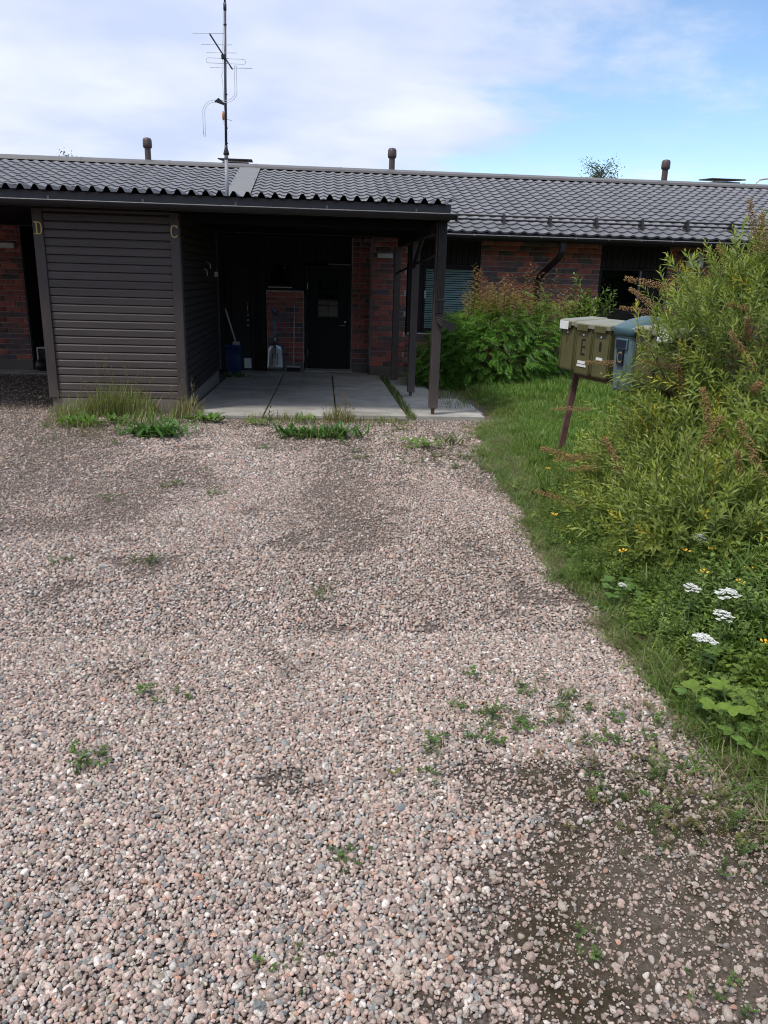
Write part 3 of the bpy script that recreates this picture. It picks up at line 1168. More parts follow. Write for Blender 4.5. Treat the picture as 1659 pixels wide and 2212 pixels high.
m.box(1.70, 3.07, YF + 0.0, YF + 0.036, 0.503, 0.520)
m.build('sill_flashing', 'white', w1)
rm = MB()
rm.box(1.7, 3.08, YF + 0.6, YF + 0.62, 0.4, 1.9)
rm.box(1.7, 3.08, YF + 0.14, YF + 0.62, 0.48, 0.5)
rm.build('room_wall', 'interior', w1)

# second window further along, one sash with a pale edge
w2 = frame_box(5.54, 6.92, YF + 0.02, YF + 0.10, 0.0, 1.875, 0.05, 'dark_wood', house, 'window')
m = MB()
m.box(5.59, 6.36, YF + 0.060, YF + 0.064, 0.05, 1.825)
m.build('pane', 'glass', w2)
m = MB()
m.box(6.365, 6.40, YF + 0.01, YF + 0.09, 0.05, 1.825)
m.build('mullion', 'gutter_rim', w2, bevel=0.003)
m = MB()
for k in range(6):
    m.box(6.405 + k * 0.0775, 6.405 + k * 0.0775 + 0.072, YF + 0.05, YF + 0.075, 0.05, 1.825)
m.build('ventilation_panel', 'dark_wood', w2, bevel=0.004)
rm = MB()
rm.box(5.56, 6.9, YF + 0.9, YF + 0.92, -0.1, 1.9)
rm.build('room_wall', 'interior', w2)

# small window of the entrance
w3 = frame_box(-1.08, -0.62, YR + 0.015, YR + 0.09, 1.325, 1.80, 0.04, 'dark_wood', house, 'window')
m = MB()
m.box(-1.04, -0.66, YR + 0.05, YR + 0.054, 1.365, 1.76)
m.build('pane', 'glass', w3)
m = MB()
m.box(-1.085, -0.615, YR - 0.03, YR + 0.03, 1.308, 1.327)
m.build('window_sill', 'white', w3)

# entrance door
dr = MB()
dr.box(-0.285, 0.525, YR + 0.03, YR + 0.075, -0.275, 0.745)
dr.box(-0.285, 0.525, YR + 0.03, YR + 0.075, 1.475, 1.70)
dr.box(-0.285, -0.105, YR + 0.0305, YR + 0.0745, 0.745, 1.475)
dr.box(0.335, 0.525, YR + 0.0305, YR + 0.0745, 0.745, 1.475)
door = dr.build('door', 'door', house)
frame_box(-0.352, 0.588, YR - 0.005, YR + 0.085, -0.345, 1.765, 0.062, 'door_brown', door, 'door_frame')
frame_box(-0.115, 0.345, YR + 0.018, YR + 0.05, 0.735, 1.485, 0.028, 'door', door, 'glazing_frame')
for r in range(3):
    for c in range(2):
        m = MB()
        x0, z0 = -0.087 + c * 0.206, 0.763 + r * 0.2325
        m.box(x0 + 0.004, x0 + 0.196, YR + 0.046, YR + 0.05, z0 + 0.004, z0 + 0.222)
        m.build('pane', 'glass', door)
m = MB()
m.box(0.109, 0.121, YR + 0.03, YR + 0.055, 0.764, 1.456)
for r in (1, 2):
    m.box(-0.087, 0.109, YR + 0.031, YR + 0.0545, 0.763 + r * 0.2325 - 0.006, 0.763 + r * 0.2325 + 0.006)
    m.box(0.121, 0.317, YR + 0.031, YR + 0.0545, 0.763 + r * 0.2325 - 0.006, 0.763 + r * 0.2325 + 0.006)
m.build('muntin', 'door', door)
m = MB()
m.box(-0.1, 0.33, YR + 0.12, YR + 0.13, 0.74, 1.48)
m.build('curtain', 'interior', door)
m = MB()
m.lathe([(0.026, 0), (0.026, 0.008), (0.02, 0.012)], (0, 0, 0), 14)
for me_v in range(len(m.v)):
    px, py, pz = m.v[me_v]
    m.v[me_v] = (0.465 + px, YR + 0.03 - pz, 0.665 + py)
m.tube([(0.465, YR + 0.03, 0.60), (0.465, YR - 0.02, 0.60), (0.45, YR - 0.03, 0.60), (0.345, YR - 0.03, 0.598)], 0.010, 8)
m.build('door_handle', 'steel', door, smooth=True)
m = MB()
m.box(-0.345, 0.58, YR - 0.03, YR + 0.06, -0.318, -0.283)
m.build('threshold', 'steel', door, bevel=0.004)
for zz in (1.30, -0.02):
    m = MB()
    m.tube([(-0.30, YR - 0.008, zz), (-0.30, YR - 0.008, zz + 0.12)], 0.008, 8)
    m.build('hinge', 'steel', door)
m = MB()
m.box(0.12, 0.56, YR - 0.05, YR - 0.005, 1.775, 1.80)
m.build('drip_rail', 'gutter_rim', door)
m = MB()
m.box(-0.09, 0.32, YR + 0.024, YR + 0.031, -0.07, -0.06)
m.build('door_moulding', 'door', door)

# storage door
sdm = MB()
sdm.box(-1.83, -1.45, YR + 0.0, YR + 0.04, -0.335, 1.735)
sdoor = sdm.build('storage_door', 'door_brown', house)
frame_box(-1.90, -1.385, YR - 0.02, YR + 0.05, -0.36, 1.80, 0.055, 'dark_wood', sdoor, 'door_frame')
m = MB()
for zz, rr in ((0.98, 0.016), (0.76, 0.022), (0.66, 0.026), (0.56, 0.026)):
    b0 = len(m.v)
    m.lathe([(rr, 0), (rr, 0.012), (rr * .6, 0.02)], (0, 0, 0), 12)
    for i in range(b0, len(m.v)):
        px, py, pz = m.v[i]
        m.v[i] = (-1.505 + px, YR - pz, zz + py)
m.tube([(-1.505, YR - 0.02, 0.98), (-1.505, YR - 0.035, 0.9), (-1.505, YR - 0.02, 0.80)], 0.009, 6)
m.build('door_lock', 'steel', sdoor, smooth=True)

m = MB()
m.box(-1.60, -1.455, YR - 0.008, YR + 0.004, -0.33, -0.10)
m.build('kick_plate', 'white', sdoor, bevel=0.003)

# step before the entrance
m = MB()
m.box(-1.12, 0.95, 15.63, YR - 0.003, -0.42, -0.325)
m.build('entrance_step', 'concrete', house, bevel=0.01, seg=2)
m = MB()
m.box(-0.36, 0.62, 15.92, YR - 0.031, -0.325, -0.295)
m.build('door_step', 'concrete', house, bevel=0.006)
m = MB()
m.box(-1.9, -1.13, 15.66, YR - 0.003, -0.42, -0.348)
m.build('storage_step', 'concrete', house, bevel=0.01)
m = MB()
m.box(0.735, 0.775, YR - 0.02, YR - 0.002, 0.55, 0.60)
m.build('door_bell', 'black', house, bevel=0.004)

# ================================================================== THE CARPORT
cp = thing('carport', (-2.9, 12.3, -0.28), 'dark brown timber carport with corrugated roof in front of the house', 'carport')
CP_X0, CP_X1 = -9.2, 1.60
prof = []
pitch = 0.1645
x = CP_X1 - 0.02
rs = [(CP_X1, 0.056), (CP_X1 - 0.012, 0.056)]
while x > CP_X0:
    for dx, h in ((0.028, 0.056), (0.062, 0.0), (0.128, 0.0), (0.1645, 0.056)):
        rs.append((x - dx, h))
    x -= pitch
zc0, zc1 = 2.452, 2.520
sh = MB()
top0 = [(px, 10.02, zc0 + h) for px, h in rs]
top1 = [(px, 14.74, zc1 + h) for px, h in rs]
bot0 = [(px, 10.02, zc0 + h - 0.004) for px, h in rs]
bot1 = [(px, 14.74, zc1 + h - 0.004) for px, h in rs]
sh.loft([bot0, top0], closed=False)
sh.loft([top0, top1], closed=False)
sh.loft([bot0, bot1], closed=False)
sh.build('roof_sheet', 'sheet', cp)
m = MB()
m.box(CP_X0, CP_X1 - 0.02, 10.10, 10.135, 2.272, 2.449)
m.build('fascia', 'fascia', cp, bevel=0.004)
m = MB()
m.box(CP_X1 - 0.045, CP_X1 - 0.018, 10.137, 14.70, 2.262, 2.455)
m.build('verge_board', 'brown_wood_shaded', cp, bevel=0.004)
m = MB()
nb_ = 34
for k in range(nb_):
    y0 = 10.16 + (14.70 - 10.16) * k / nb_
    m.box(CP_X0, CP_X1 - 0.05, y0 + 0.004, y0 + (14.70 - 10.16) / nb_ - 0.004, 2.268, 2.288)
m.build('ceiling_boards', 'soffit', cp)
m = MB()
m.box(CP_X0, CP_X1 - 0.05, 14.70, 14.74, 2.268, 2.50)
m.build('closing_board', 'soffit', cp)
# gutter
m = MB()
m.extrude_x(gutter_profile(10.03, 2.335, 0.066), CP_X0, 1.64)
m.box(1.640, 1.644, 9.964, 10.096, 2.262, 2.337)
cg = m.build('gutter', 'gutter', cp)
m = MB()
m.tube([(CP_X0, 9.965, 2.336), (1.64, 9.965, 2.336)], 0.006, 8)
m.build('gutter_rim', 'gutter_rim', cg)
for x in np.arange(-8.75, 1.6, 1.1):
    b = MB()
    b.box(x - 0.011, x + 0.011, 9.962, 10.099, 2.337, 2.343)
    b.box(x - 0.011, x + 0.011, 10.088, 10.099, 2.335, 2.39)
    b.build('gutter_bracket', 'gutter_rim', cg)


def post(x, y, w, z0, z1, stub):
    m = MB()
    m.box(x - w / 2, x + w / 2, y - w / 2, y + w / 2, z0, z1)
    o = m.build('post', 'brown_wood_post', cp, bevel=0.006, seg=2)
    s_ = MB()
    s_.tube([(x, y, stub), (x, y, z0 + 0.01)], 0.026, 10)
    s_.build('post_foot', 'rust_stub', o, smooth=True)
    return o


post(1.505, 10.36, 0.118, -0.112, 2.262, -0.27)
post(1.43, 12.42, 0.115, -0.195, 2.115, -0.33)
post(1.385, 14.92, 0.122, -0.318, 2.115, -0.40)
m = MB()
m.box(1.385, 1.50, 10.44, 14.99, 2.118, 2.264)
m.build('beam', 'brown_wood_shaded', cp, bevel=0.006)
m = MB()
m.box(-1.75, 1.35, 10.33, 10.43, 2.16, 2.264)
m.build('beam', 'soffit', cp, bevel=0.006)
m = MB()
m.tube([(1.385, 14.86, 1.655), (1.42, 12.42, 1.775), (1.455, 10.42, 1.862)], 0.018, 8)
m.build('tie_rail', 'gutter', cp, smooth=True)
m = MB()
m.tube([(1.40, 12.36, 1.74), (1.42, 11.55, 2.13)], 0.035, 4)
m.build('brace', 'brown_wood_shaded', cp)
# downpipe with ribs and a pleated elbow
dpx, dpy = 1.512, 10.245
m = MB()
m.box(dpx - 0.053, dpx + 0.053, dpy - 0.040, dpy + 0.040, 1.13, 2.275)
dpo = m.build('downpipe', 'gutter', cp, bevel=0.008, seg=2)
m = MB()
for k in range(5):
    xx = dpx - 0.036 + k * 0.018
    m.tube([(xx, dpy - 0.040, 1.15), (xx, dpy - 0.040, 2.25)], 0.0032, 6)
m.build('pipe_rib', 'gutter', dpo, smooth=True)
m = MB()
for zz in (1.30, 1.84):
    m.box(dpx - 0.058, dpx + 0.058, dpy - 0.046, dpy + 0.046, zz, zz + 0.024)
m.build('pipe_clip', 'gutter', dpo, bevel=0.003)
pts = [(dpx, dpy, 1.145)]
n_p = 16
for k in range(n_p + 1):
    a = R(70) * k / n_p
    pts.append((dpx + 0.13 * (1 - math.cos(a)), dpy, 1.13 - 0.13 * math.sin(a)))
pts.append((pts[-1][0] + 0.13 * math.sin(R(70)), dpy, pts[-1][2] - 0.13 * math.cos(R(70))))
rg = ring_path(pts, 0.104, 0.08)
for i in range(2, n_p + 1, 2):
    c = sum((Vector(p) for p in rg[i]), Vector()) / 4
    rg[i] = [c + (Vector(p) - c) * 0.80 for p in rg[i]]
m = MB()
m.loft(rg)
m.build('pipe_elbow', 'gutter', dpo)

# ================================================================== THE STORAGE SHED
SX0, SX1, SY0, SY1 = -3.56, -1.79, 10.40, 13.96
sh_t = thing('storage_shed', (-2.67, 12.2, -0.26), 'dark brown boarded storage shed with brass letters under the carport roof', 'shed')
m = MB()
m.box(SX0 + 0.05, SX1 - 0.025, SY0 + 0.03, SY1 - 0.02, -0.06, 2.268)
m.build('shed_core', 'dark_wood', sh_t)
m = MB()
m.box(SX0 + 0.03, SX1 - 0.03, SY0 + 0.012, SY1 - 0.03, -0.42, -0.058)
m.build('shed_plinth', 'plinth', sh_t, bevel=0.01)


def board_mesh(name, length, h, axis):
    """weatherboard: thin box whose upper edge is rounded back; along x (front, facing -y) or along y (facing +x)"""
    pr = [(0.0, 0.0), (-0.019, 0.0), (-0.021, 0.004), (-0.021, h * 0.80), (-0.014, h * 0.93), (-0.004, h), (0.0, h)]
    mb = MB()
    if axis == 'x':
        mb.loft([[(-length / 2, y, z) for y, z in pr], [(length / 2, y, z) for y, z in pr]])
    else:
        mb.loft([[(-y, -length / 2, z) for y, z in pr], [(-y, length / 2, z) for y, z in pr]])
    return mb.mesh(name, 'brown_wood' if axis == 'x' else 'brown_wood_shaded')


NB = 23
bh = (2.235 + 0.05) / NB
fb = board_mesh('board', 1.53, bh - 0.007, 'x')
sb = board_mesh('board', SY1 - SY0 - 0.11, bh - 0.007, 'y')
for k in range(NB):
    z = -0.05 + k * bh
    mesh_obj('board', fb, sh_t, (-2.672, SY0 + 0.029 + random.uniform(-.0015, .0015), z))
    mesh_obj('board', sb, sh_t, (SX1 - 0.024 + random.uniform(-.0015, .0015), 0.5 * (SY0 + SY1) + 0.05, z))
m = MB()
m.box(-3.44, -1.905, SY0 + 0.012, SY0 + 0.03, 2.237, 2.268)
m.build('head_board', 'brown_wood', sh_t)
for x0, x1 in ((SX0, -3.440), (-1.903, SX1 + 0.004)):
    m = MB()
    m.box(x0, x1, SY0 - 0.016, SY0 + 0.028, -0.055, 2.266)
    m.build('corner_board', 'brown_wood_post', sh_t, bevel=0.004)
m = MB()
m.box(SX1 - 0.0005, SX1 + 0.004, SY0 + 0.029, SY0 + 0.12, -0.055, 2.266)
m.box(SX1 - 0.02, SX1 + 0.012, SY1 - 0.10, SY1 + 0.02, -0.055, 2.266)
m.build('corner_board', 'brown_wood_post', sh_t)


def ribbon(m, pts, w, y0, y1):
    """flat stroke in the xz plane, thickness y0..y1"""
    L, Rr = [], []
    for i, p in enumerate(pts):
        a, b = pts[max(i - 1, 0)], pts[min(i + 1, len(pts) - 1)]
        tx, tz = b[0] - a[0], b[1] - a[1]
        d = math.hypot(tx, tz) or 1
        nx, nz = -tz / d * w / 2, tx / d * w / 2
        L.append((p[0] + nx, p[1] + nz))
        Rr.append((p[0] - nx, p[1] - nz))
    m.loft([[(l[0], y0, l[1]), (r[0], y0, r[1]), (r[0], y1, r[1]), (l[0], y1, l[1])] for l, r in zip(L, Rr)])


def letter_D(cx, z0, w, h, y):
    m = MB()
    x0 = cx - w / 2
    ribbon(m, [(x0 + 0.028, z0), (x0 + 0.028, z0 + h)], 0.017, y - 0.012, y)
    pts = [(x0 - 0.004, z0 + h - 0.006), (x0 + 0.045, z0 + h - 0.006)]
    for k in range(0, 11):
        a = math.pi / 2 - math.pi * k / 10
        ex = math.copysign(abs(math.cos(a)) ** 0.7, math.cos(a))
        pts.append((x0 + 0.048 + (w - 0.058) * ex, z0 + h / 2 + (h / 2 - 0.006) * math.copysign(abs(math.sin(a)) ** 0.8, math.sin(a))))
    pts += [(x0 + 0.045, z0 + 0.006), (x0 - 0.004, z0 + 0.006)]
    ribbon(m, pts, 0.014, y - 0.0125, y + 0.0005)
    return m


def letter_C(cx, z0, w, h, y):
    m = MB()
    x0 = cx - w / 2
    pts = []
    for k in range(0, 19):
        a = R(35) + R(290) * k / 18
        pts.append((cx + (w / 2 - 0.006) * math.copysign(abs(math.cos(a)) ** 0.75, math.cos(a)),
                    z0 + h / 2 + (h / 2 - 0.006) * math.copysign(abs(math.sin(a)) ** 0.75, math.sin(a))))
    ribbon(m, pts, 0.0155, y - 0.012, y)
    ribbon(m, [(pts[0][0], pts[0][1] - 0.006), (pts[0][0] + 0.002, z0 + h - 0.001)], 0.012, y - 0.0125, y + 0.0005)
    ribbon(m, [(pts[-1][0] - 0.004, pts[-1][1]), (pts[-1][0] + 0.003, pts[-1][1] - 0.004)], 0.014, y - 0.0125, y + 0.0005)
    return m


letter_D(-3.492, 1.962, 0.094, 0.150, SY0 - 0.016).build('letter', 'brass', sh_t, bevel=0.002)['label'] = 'brass house letter D'
letter_C(-1.846, 1.974, 0.090, 0.146, SY0 - 0.016).build('letter', 'brass', sh_t, bevel=0.002)['label'] = 'brass house letter C'
m = MB()
m.box(SX1 - 0.003, SX1 + 0.045, 13.55, 13.63, 1.50, 1.58)
m.tube([(SX1 + 0.01, 12.6, 1.72), (SX1 + 0.06, 12.62, 1.70), (SX1 + 0.07, 12.62, 1.62)], 0.006, 6)
m.tube([(SX1 + 0.01, 12.3, 1.62), (SX1 + 0.05, 12.32, 1.60), (SX1 + 0.06, 12.32, 1.52)], 0.006, 6)
m.build('hook', 'galv', sh_t)


# ================================================================== ON THE ROOF
def vent(x, label):
    t = thing('roof_vent', (x, 20.9, 3.85), label, 'vent pipe', 'brown vent pipes along the ridge')
    m = MB()
    m.lathe([(0.075, 0.0), (0.075, 0.55), (0.07, 0.56)], (x, 20.9, 3.85), 14)
    m.build('pipe', 'vent', t, smooth=False)
    m = MB()
    m.lathe([(0.06, 0.555), (0.10, 0.57), (0.112, 0.62), (0.108, 0.74), (0.085, 0.785), (0.03, 0.80)], (x, 20.9, 3.85), 16)
    m.build('cowl', 'vent', t, smooth=True)


vent(-4.26, 'brown round-topped vent pipe above the shed, left of the antenna')
vent(1.72, 'brown round-topped vent pipe above the end of the carport roof')
vent(8.78, 'brown round-topped vent pipe near the far dark hatch')


def hatch(x0, x1, label):
    t = thing('roof_hatch', (0.5 * (x0 + x1), 21.15, 3.85), label, 'roof hatch', 'flat dark hatches behind the ridge')
    m = MB()
    m.box(x0 + 0.10, x1 - 0.10, 20.95, 21.6, 3.7, 4.19)
    m.build('hatch_body', 'sheet', t)
    m = MB()
    m.loft([[(x0, 20.85, 4.225), (x1, 20.85, 4.225), (x1 - 0.05, 21.7, 4.285), (x0 + 0.05, 21.7, 4.285)],
            [(x0, 20.85, 4.255), (x1, 20.85, 4.255), (x1 - 0.05, 21.7, 4.315), (x0 + 0.05, 21.7, 4.315)]])
    m.build('hatch_lid', 'sheet', t, bevel=0.006)


hatch(-2.58, -1.74, 'flat dark hatch lid behind the ridge by the antenna mast')
hatch(10.02, 10.95, 'flat dark hatch lid on the ridge above the big bush')

AX, AY = -1.60, 14.2
an = thing('antenna_mast', (AX, AY, 2.5), 'tall television antenna mast rising over the carport roof', 'antenna')
m = MB()
m.tube([(AX - 0.02, AY, 2.50), (AX - 0.012, AY, 3.40)], 0.030, 12)
m.tube([(AX - 0.012, AY, 3.38), (AX - 0.01, AY, 3.46)], 0.034, 12)
m.build('mast_foot', 'mast_foot', an, smooth=True)
m = MB()
m.tube([(AX - 0.012, AY, 3.44), (AX + 0.01, AY, 4.6), (AX + 0.035, AY, 5.55)], 0.0215, 12)
m.tube([(AX + 0.033, AY, 5.5), (AX + 0.05, AY, 6.2)], 0.017, 12)
m.lathe([(0.026, 5.56), (0.026, 5.66), (0.02, 5.665)], (AX + 0.036, AY, 0), 10)
m.build('mast', 'mast', an, smooth=True)
m = MB()
m.lathe([(0.050, 3.455), (0.048, 3.48), (0.027, 3.55), (0.025, 3.60)], (AX - 0.01, AY, 0), 14)
m.build('rain_collar', 'black', an, smooth=True)


def rod(name, a, b, r=0.0038, mat='galv', n=6):
    q = MB()
    q.tube([a, b], r, n)
    return q.build(name, mat, an, smooth=True)


# yagi on a boom that leans out towards the viewer's left
bo = MB()
bo.tube([(AX - 0.17, AY - 0.38, 5.125), (AX + 0.10, AY + 0.26, 4.79)], 0.012, 8)
bo.build('boom', 'mast', an)
for x0, x1, z, y in [(-2.03, -1.535, 5.128, AY - 0.38), (-1.935, -1.452, 5.028, AY - 0.18), (-1.867, -1.39, 4.946, AY - 0.06), (-1.86, -1.17, 4.803, AY + 0.24)]:
    rod('element', (x0, y, z - 0.008), (x1, y, z + 0.008))
dip = MB()
pts = [(-1.62, AY, 4.815)]
loop = []
for k in range(9):
    a = math.pi / 2 + math.pi * k / 8
    loop.append((-1.855 + 0.036 * math.cos(a), AY + 0.02, 4.848 + 0.036 * math.sin(a)))
for k in range(9):
    a = -math.pi / 2 + math.pi * k / 8
    loop.append((-1.295 + 0.036 * math.cos(a), AY + 0.02, 4.852 + 0.036 * math.sin(a)))
loop.append(loop[0])
dip.tube(loop, 0.0042, 6)
dip.build('folded_dipole', 'galv', an, smooth=True)
bx = MB()
bx.box(AX - 0.04, AX + 0.035, AY - 0.06, AY - 0.01, 4.86, 4.93)
bx.build('clamp', 'black', an, bevel=0.008)


def s_curve(off):
    p = []
    for k in range(4):
        p.append((-1.419 + off, AY - 0.05, 4.76 - 0.12 * k))
    for k in range(1, 9):
        a = math.pi / 2 * k / 8
        p.append((-1.419 + off - (0.19 + off) * (1 - math.cos(a)), AY - 0.05, 4.40 - (0.155 + off) * math.sin(a)))
    p.append((-1.70, AY - 0.05, 4.245 - off))
    for k in range(1, 9):
        a = math.pi / 2 * k / 8
        p.append((-1.76 - (0.19 + off * -1) * math.sin(a), AY - 0.05, 4.245 - off - (0.17 - off) * (1 - math.cos(a))))
    for k in range(1, 4):
        p.append((-1.95 + off, AY - 0.05, 4.075 - 0.115 * k))
    return p


sa, sb_ = s_curve(0.016), s_curve(-0.016)
cap_t = [(sa[0][0] - 0.016 + 0.016 * math.cos(a), AY - 0.05, sa[0][2] + 0.016 * math.sin(a)) for a in np.linspace(math.pi, 0, 7)]
cap_b = [(sa[-1][0] - 0.016 + 0.016 * math.cos(a), AY - 0.05, sa[-1][2] + 0.016 * math.sin(a)) for a in np.linspace(0, -math.pi, 7)]
q = MB()
q.tube(sb_[::-1] + cap_t[1:-1] + sa + cap_b[1:-1] + [sb_[-1]], 0.0042, 6)
q.build('bent_dipole', 'galv', an, smooth=True)
q = MB()
q.loft([[(-1.77, AY - 0.09, 4.235), (-1.70, AY - 0.09, 4.29), (-1.61, AY - 0.09, 4.22), (-1.62, AY - 0.09, 4.19)],
        [(-1.77, AY - 0.03, 4.235), (-1.70, AY - 0.03, 4.29), (-1.61, AY - 0.03, 4.22), (-1.62, AY - 0.03, 4.19)]])
q.build('junction_box', 'black', an, bevel=0.006)
q = MB()
q.lathe([(0.012, 3.975), (0.02, 3.985), (0.022, 4.06), (0.012, 4.10)], (AX - 0.035, AY - 0.04, 0), 10)
q.build('amplifier', 'orange', an, smooth=True)
rod('spur', (AX, AY, 3.995), (AX + 0.10, AY, 3.975), 0.004)
q = MB()
q.tube([(AX - 0.03, AY - 0.035, 3.98), (AX - 0.05, AY - 0.04, 3.93), (AX - 0.02, AY - 0.04, 3.90), (AX - 0.015, AY - 0.03, 4.1), (AX - 0.03, AY - 0.03, 4.5), (AX - 0.045, AY - 0.03, 4.62),
        (AX - 0.02, AY - 0.03, 4.7), (AX - 0.018, AY - 0.025, 4.85), (AX - 0.01, AY - 0.025, 5.6)], 0.004, 6)
q.build('cable', 'galv', an, smooth=True)
for zz in (3.62, 3.85, 4.35, 5.35):
    q = MB()
    q.lathe([(0.026, 0), (0.027, 0.01), (0.026, 0.02)], (AX - 0.005 + (zz - 3.6) * 0.02, AY, zz), 10)
    q.build('cable_tie', 'black', an)


# ================================================================== ON THE WALLS
def wall_lamp(x0, x1, z0, z1, y, label):
    t = thing('wall_lamp', (0.5 * (x0 + x1), y, z0), label, 'wall lamp', 'box lamps beside the entrances')
    m = MB()
    m.box(x0, x1, y - 0.09, y - 0.012, z0, z1)
    m.build('diffuser', 'lamp', t, bevel=0.012, seg=3)
    m = MB()
    m.box(x0 - 0.004, x1 + 0.004, y - 0.012, y + 0.004, z0 - 0.004, z1 + 0.004)
    m.build('back_plate', 'gutter_rim', t)


wall_lamp(1.063, 1.361, 1.925, 2.013, YF, 'pale box lamp on the brick pier behind the carport posts')
wall_lamp(-6.10, -5.745, 1.90, 1.995, YF, 'pale box lamp on the brick wall left of the shed')

sg = thing('house_sign', (7.42, YF, 1.926), 'illuminated white house sign with a black letter B behind the bush', 'sign')
m = MB()
m.loft([[(7.258, YF - 0.12, 1.926), (7.600, YF - 0.12, 1.926), (7.585, YF - 0.12, 2.205), (7.272, YF - 0.12, 2.205)],
        [(7.258, YF, 1.926), (7.600, YF, 1.926), (7.585, YF, 2.205), (7.272, YF, 2.205)]])
m.build('sign_box', 'lamp', sg, bevel=0.02, seg=3)


def text(body, parent, loc, size, rot, mat, xs=1.0, world=True, ext=0.001):
    c = bpy.data.curves.new('letter', 'FONT')
    c.body = body
    c.size = size
    c.extrude = ext
    c.align_x = 'CENTER'
    c.align_y = 'CENTER'
    c.materials.append(M[mat])
    tmp = bpy.data.objects.new('letter', c)
    me = bpy.data.meshes.new_from_object(tmp)
    bpy.data.objects.remove(tmp)
    o = link(bpy.data.objects.new('letter', me))
    o.location = loc
    o.rotation_euler = rot
    o.scale = (xs, 1, 1)
    return attach(o, parent, world)


text('B', sg, (7.45, YF - 0.123, 2.065), 0.16, (R(90), 0, 0), 'black', 0.8)

# ================================================================== BY THE ENTRANCE
sv = thing('snow_shovel', (-0.95, 15.97, -0.325), 'aluminium snow shovel with blue shaft leaning on the low brick wall', 'shovel', rot=(R(-7), 0, 0))
m = MB()
rows = []
for k in range(9):
    v = k / 8
    z = 0.02 + 0.54 * v
    hw = 0.172 - 0.022 * v if v < 0.72 else 0.156 * math.sqrt(max(0.02, 1 - ((v - 0.72) / 0.29) ** 2.4))
    row = []
    for i in range(11):
        u = -1 + 2 * i / 10
        row.append((u * hw, -0.055 * (1 - u * u) * (0.35 + 0.65 * v) + 0.02 - 0.035 * v * v, z))
    rows.append(row)
m.loft(rows, closed=False)
bl_o = m.build('blade', 'alu', sv, smooth=True, world=False)
sol = bl_o.modifiers.new('thick', 'SOLIDIFY')
sol.thickness = 0.003
m = MB()
for xx, z0, z1 in ((-0.065, 0.14, 0.36), (0.055, 0.14, 0.36)):
    m.tube([(xx, -0.035, z0), (xx * 0.95, -0.055, 0.5 * (z0 + z1)), (xx * 0.85, -0.062, z1)], 0.007, 6)
m.tube([(0, -0.05, 0.24), (0, -0.075, 0.40), (0, -0.068, 0.56)], 0.006, 6, 0.02)
m.build('blade_rib', 'mast', bl_o, smooth=True, world=False)
m = MB()
m.tube([(0, -0.066, 0.54), (0, -0.06, 0.72)], 0.016, 10)
m.build('socket', 'alu', sv, smooth=True, world=False)
m = MB()
m.tube([(0, -0.061, 0.70), (0, -0.055, 1.10)], 0.019, 10)
m.build('shaft', 'blue', sv, smooth=True, world=False)
m = MB()
m.tube([(0, -0.055, 1.10), (-0.02, -0.055, 1.14), (-0.052, -0.055, 1.175), (-0.06, -0.055, 1.21)], 0.011, 8)
m.tube([(0, -0.055, 1.10), (0.02, -0.055, 1.14), (0.052, -0.055, 1.175), (0.06, -0.055, 1.21)], 0.011, 8)
g_o = m.build('grip_yoke', 'black', sv, smooth=True, world=False)
m = MB()
m.tube([(-0.062, -0.055, 1.215), (0.062, -0.055, 1.215)], 0.016, 10)
m.build('grip', 'blue', sv, smooth=True, world=False)

br = thing('push_broom', (-0.585, 15.98, -0.325), 'broom with grey wooden pole standing between the shovel and the door', 'broom', rot=(R(-8), R(1.0), 0))
m = MB()
m.tube([(0, 0, 0.10), (0, 0, 1.40)], 0.0125, 10)
m.build('pole', 'wood_pole', br, smooth=True, world=False)
m = MB()
m.box(-0.135, 0.135, -0.035, 0.035, 0.075, 0.115)
m.build('broom_head', 'wood_pole', br, bevel=0.008, world=False)
m = MB()
for i in range(26):
    for j in range(4):
        xx, yy = -0.13 + 0.26 * i / 25, -0.03 + 0.02 * j
        dx, dy = random.uniform(-.008, .008), random.uniform(-.008, .008)
        m.tube([(xx, yy, 0.08), (xx + dx, yy + dy, 0.005)], 0.004, 4)
tag(m.build('bristles', 'bristle', br, world=False), kind='stuff')

tb = thing('blue_tub', (-1.69, 15.15, -0.315), 'dark blue plastic tub standing beside the storage door', 'tub')
m = MB()
rings = []
for w, z in ((0.125, 0.0), (0.135, 0.02), (0.15, 0.36), (0.152, 0.55), (0.162, 0.555), (0.162, 0.575), (0.148, 0.575), (0.14, 0.12), (0.10, 0.06)):
    ring = []
    for k in range(24):
        a = 2 * math.pi * k / 24
        cx_, sx_ = math.cos(a), math.sin(a)
        ring.append((w * math.copysign(abs(cx_) ** 0.55, cx_), w * 0.8 * math.copysign(abs(sx_) ** 0.55, sx_), z))
    rings.append(ring)
m.loft(rings)
tub_o = m.build('tub_body', 'navy', tb, smooth=True, world=False)
m = MB()
for z in (0.22, 0.38, 0.47):
    m.tube([(-0.10, -0.122 - z * 0.012, z), (0, -0.128 - z * 0.012, z + 0.012), (0.10, -0.122 - z * 0.012, z)], 0.006, 6)
m.build('tub_rib', 'navy', tub_o, smooth=True, world=False)
st = thing('garden_spade', (-1.66, 15.12, -0.25), 'long-handled spade standing in the blue tub with its grip against the shed', 'spade')
m = MB()
m.tube([(-1.645, 15.16, 0.30), (-1.74, 15.20, 0.62), (-1.83, 15.24, 0.92)], 0.014, 8)
m.build('shaft', 'wood_pole', st, smooth=True)
m = MB()
m.tube([(-1.83, 15.24, 0.92), (-1.84, 15.243, 0.96)], 0.02, 8)
m.tube([(-1.875, 15.243, 0.98), (-1.80, 15.243, 0.98)], 0.016, 8)
m.build('grip', 'black', st, smooth=True)
m = MB()
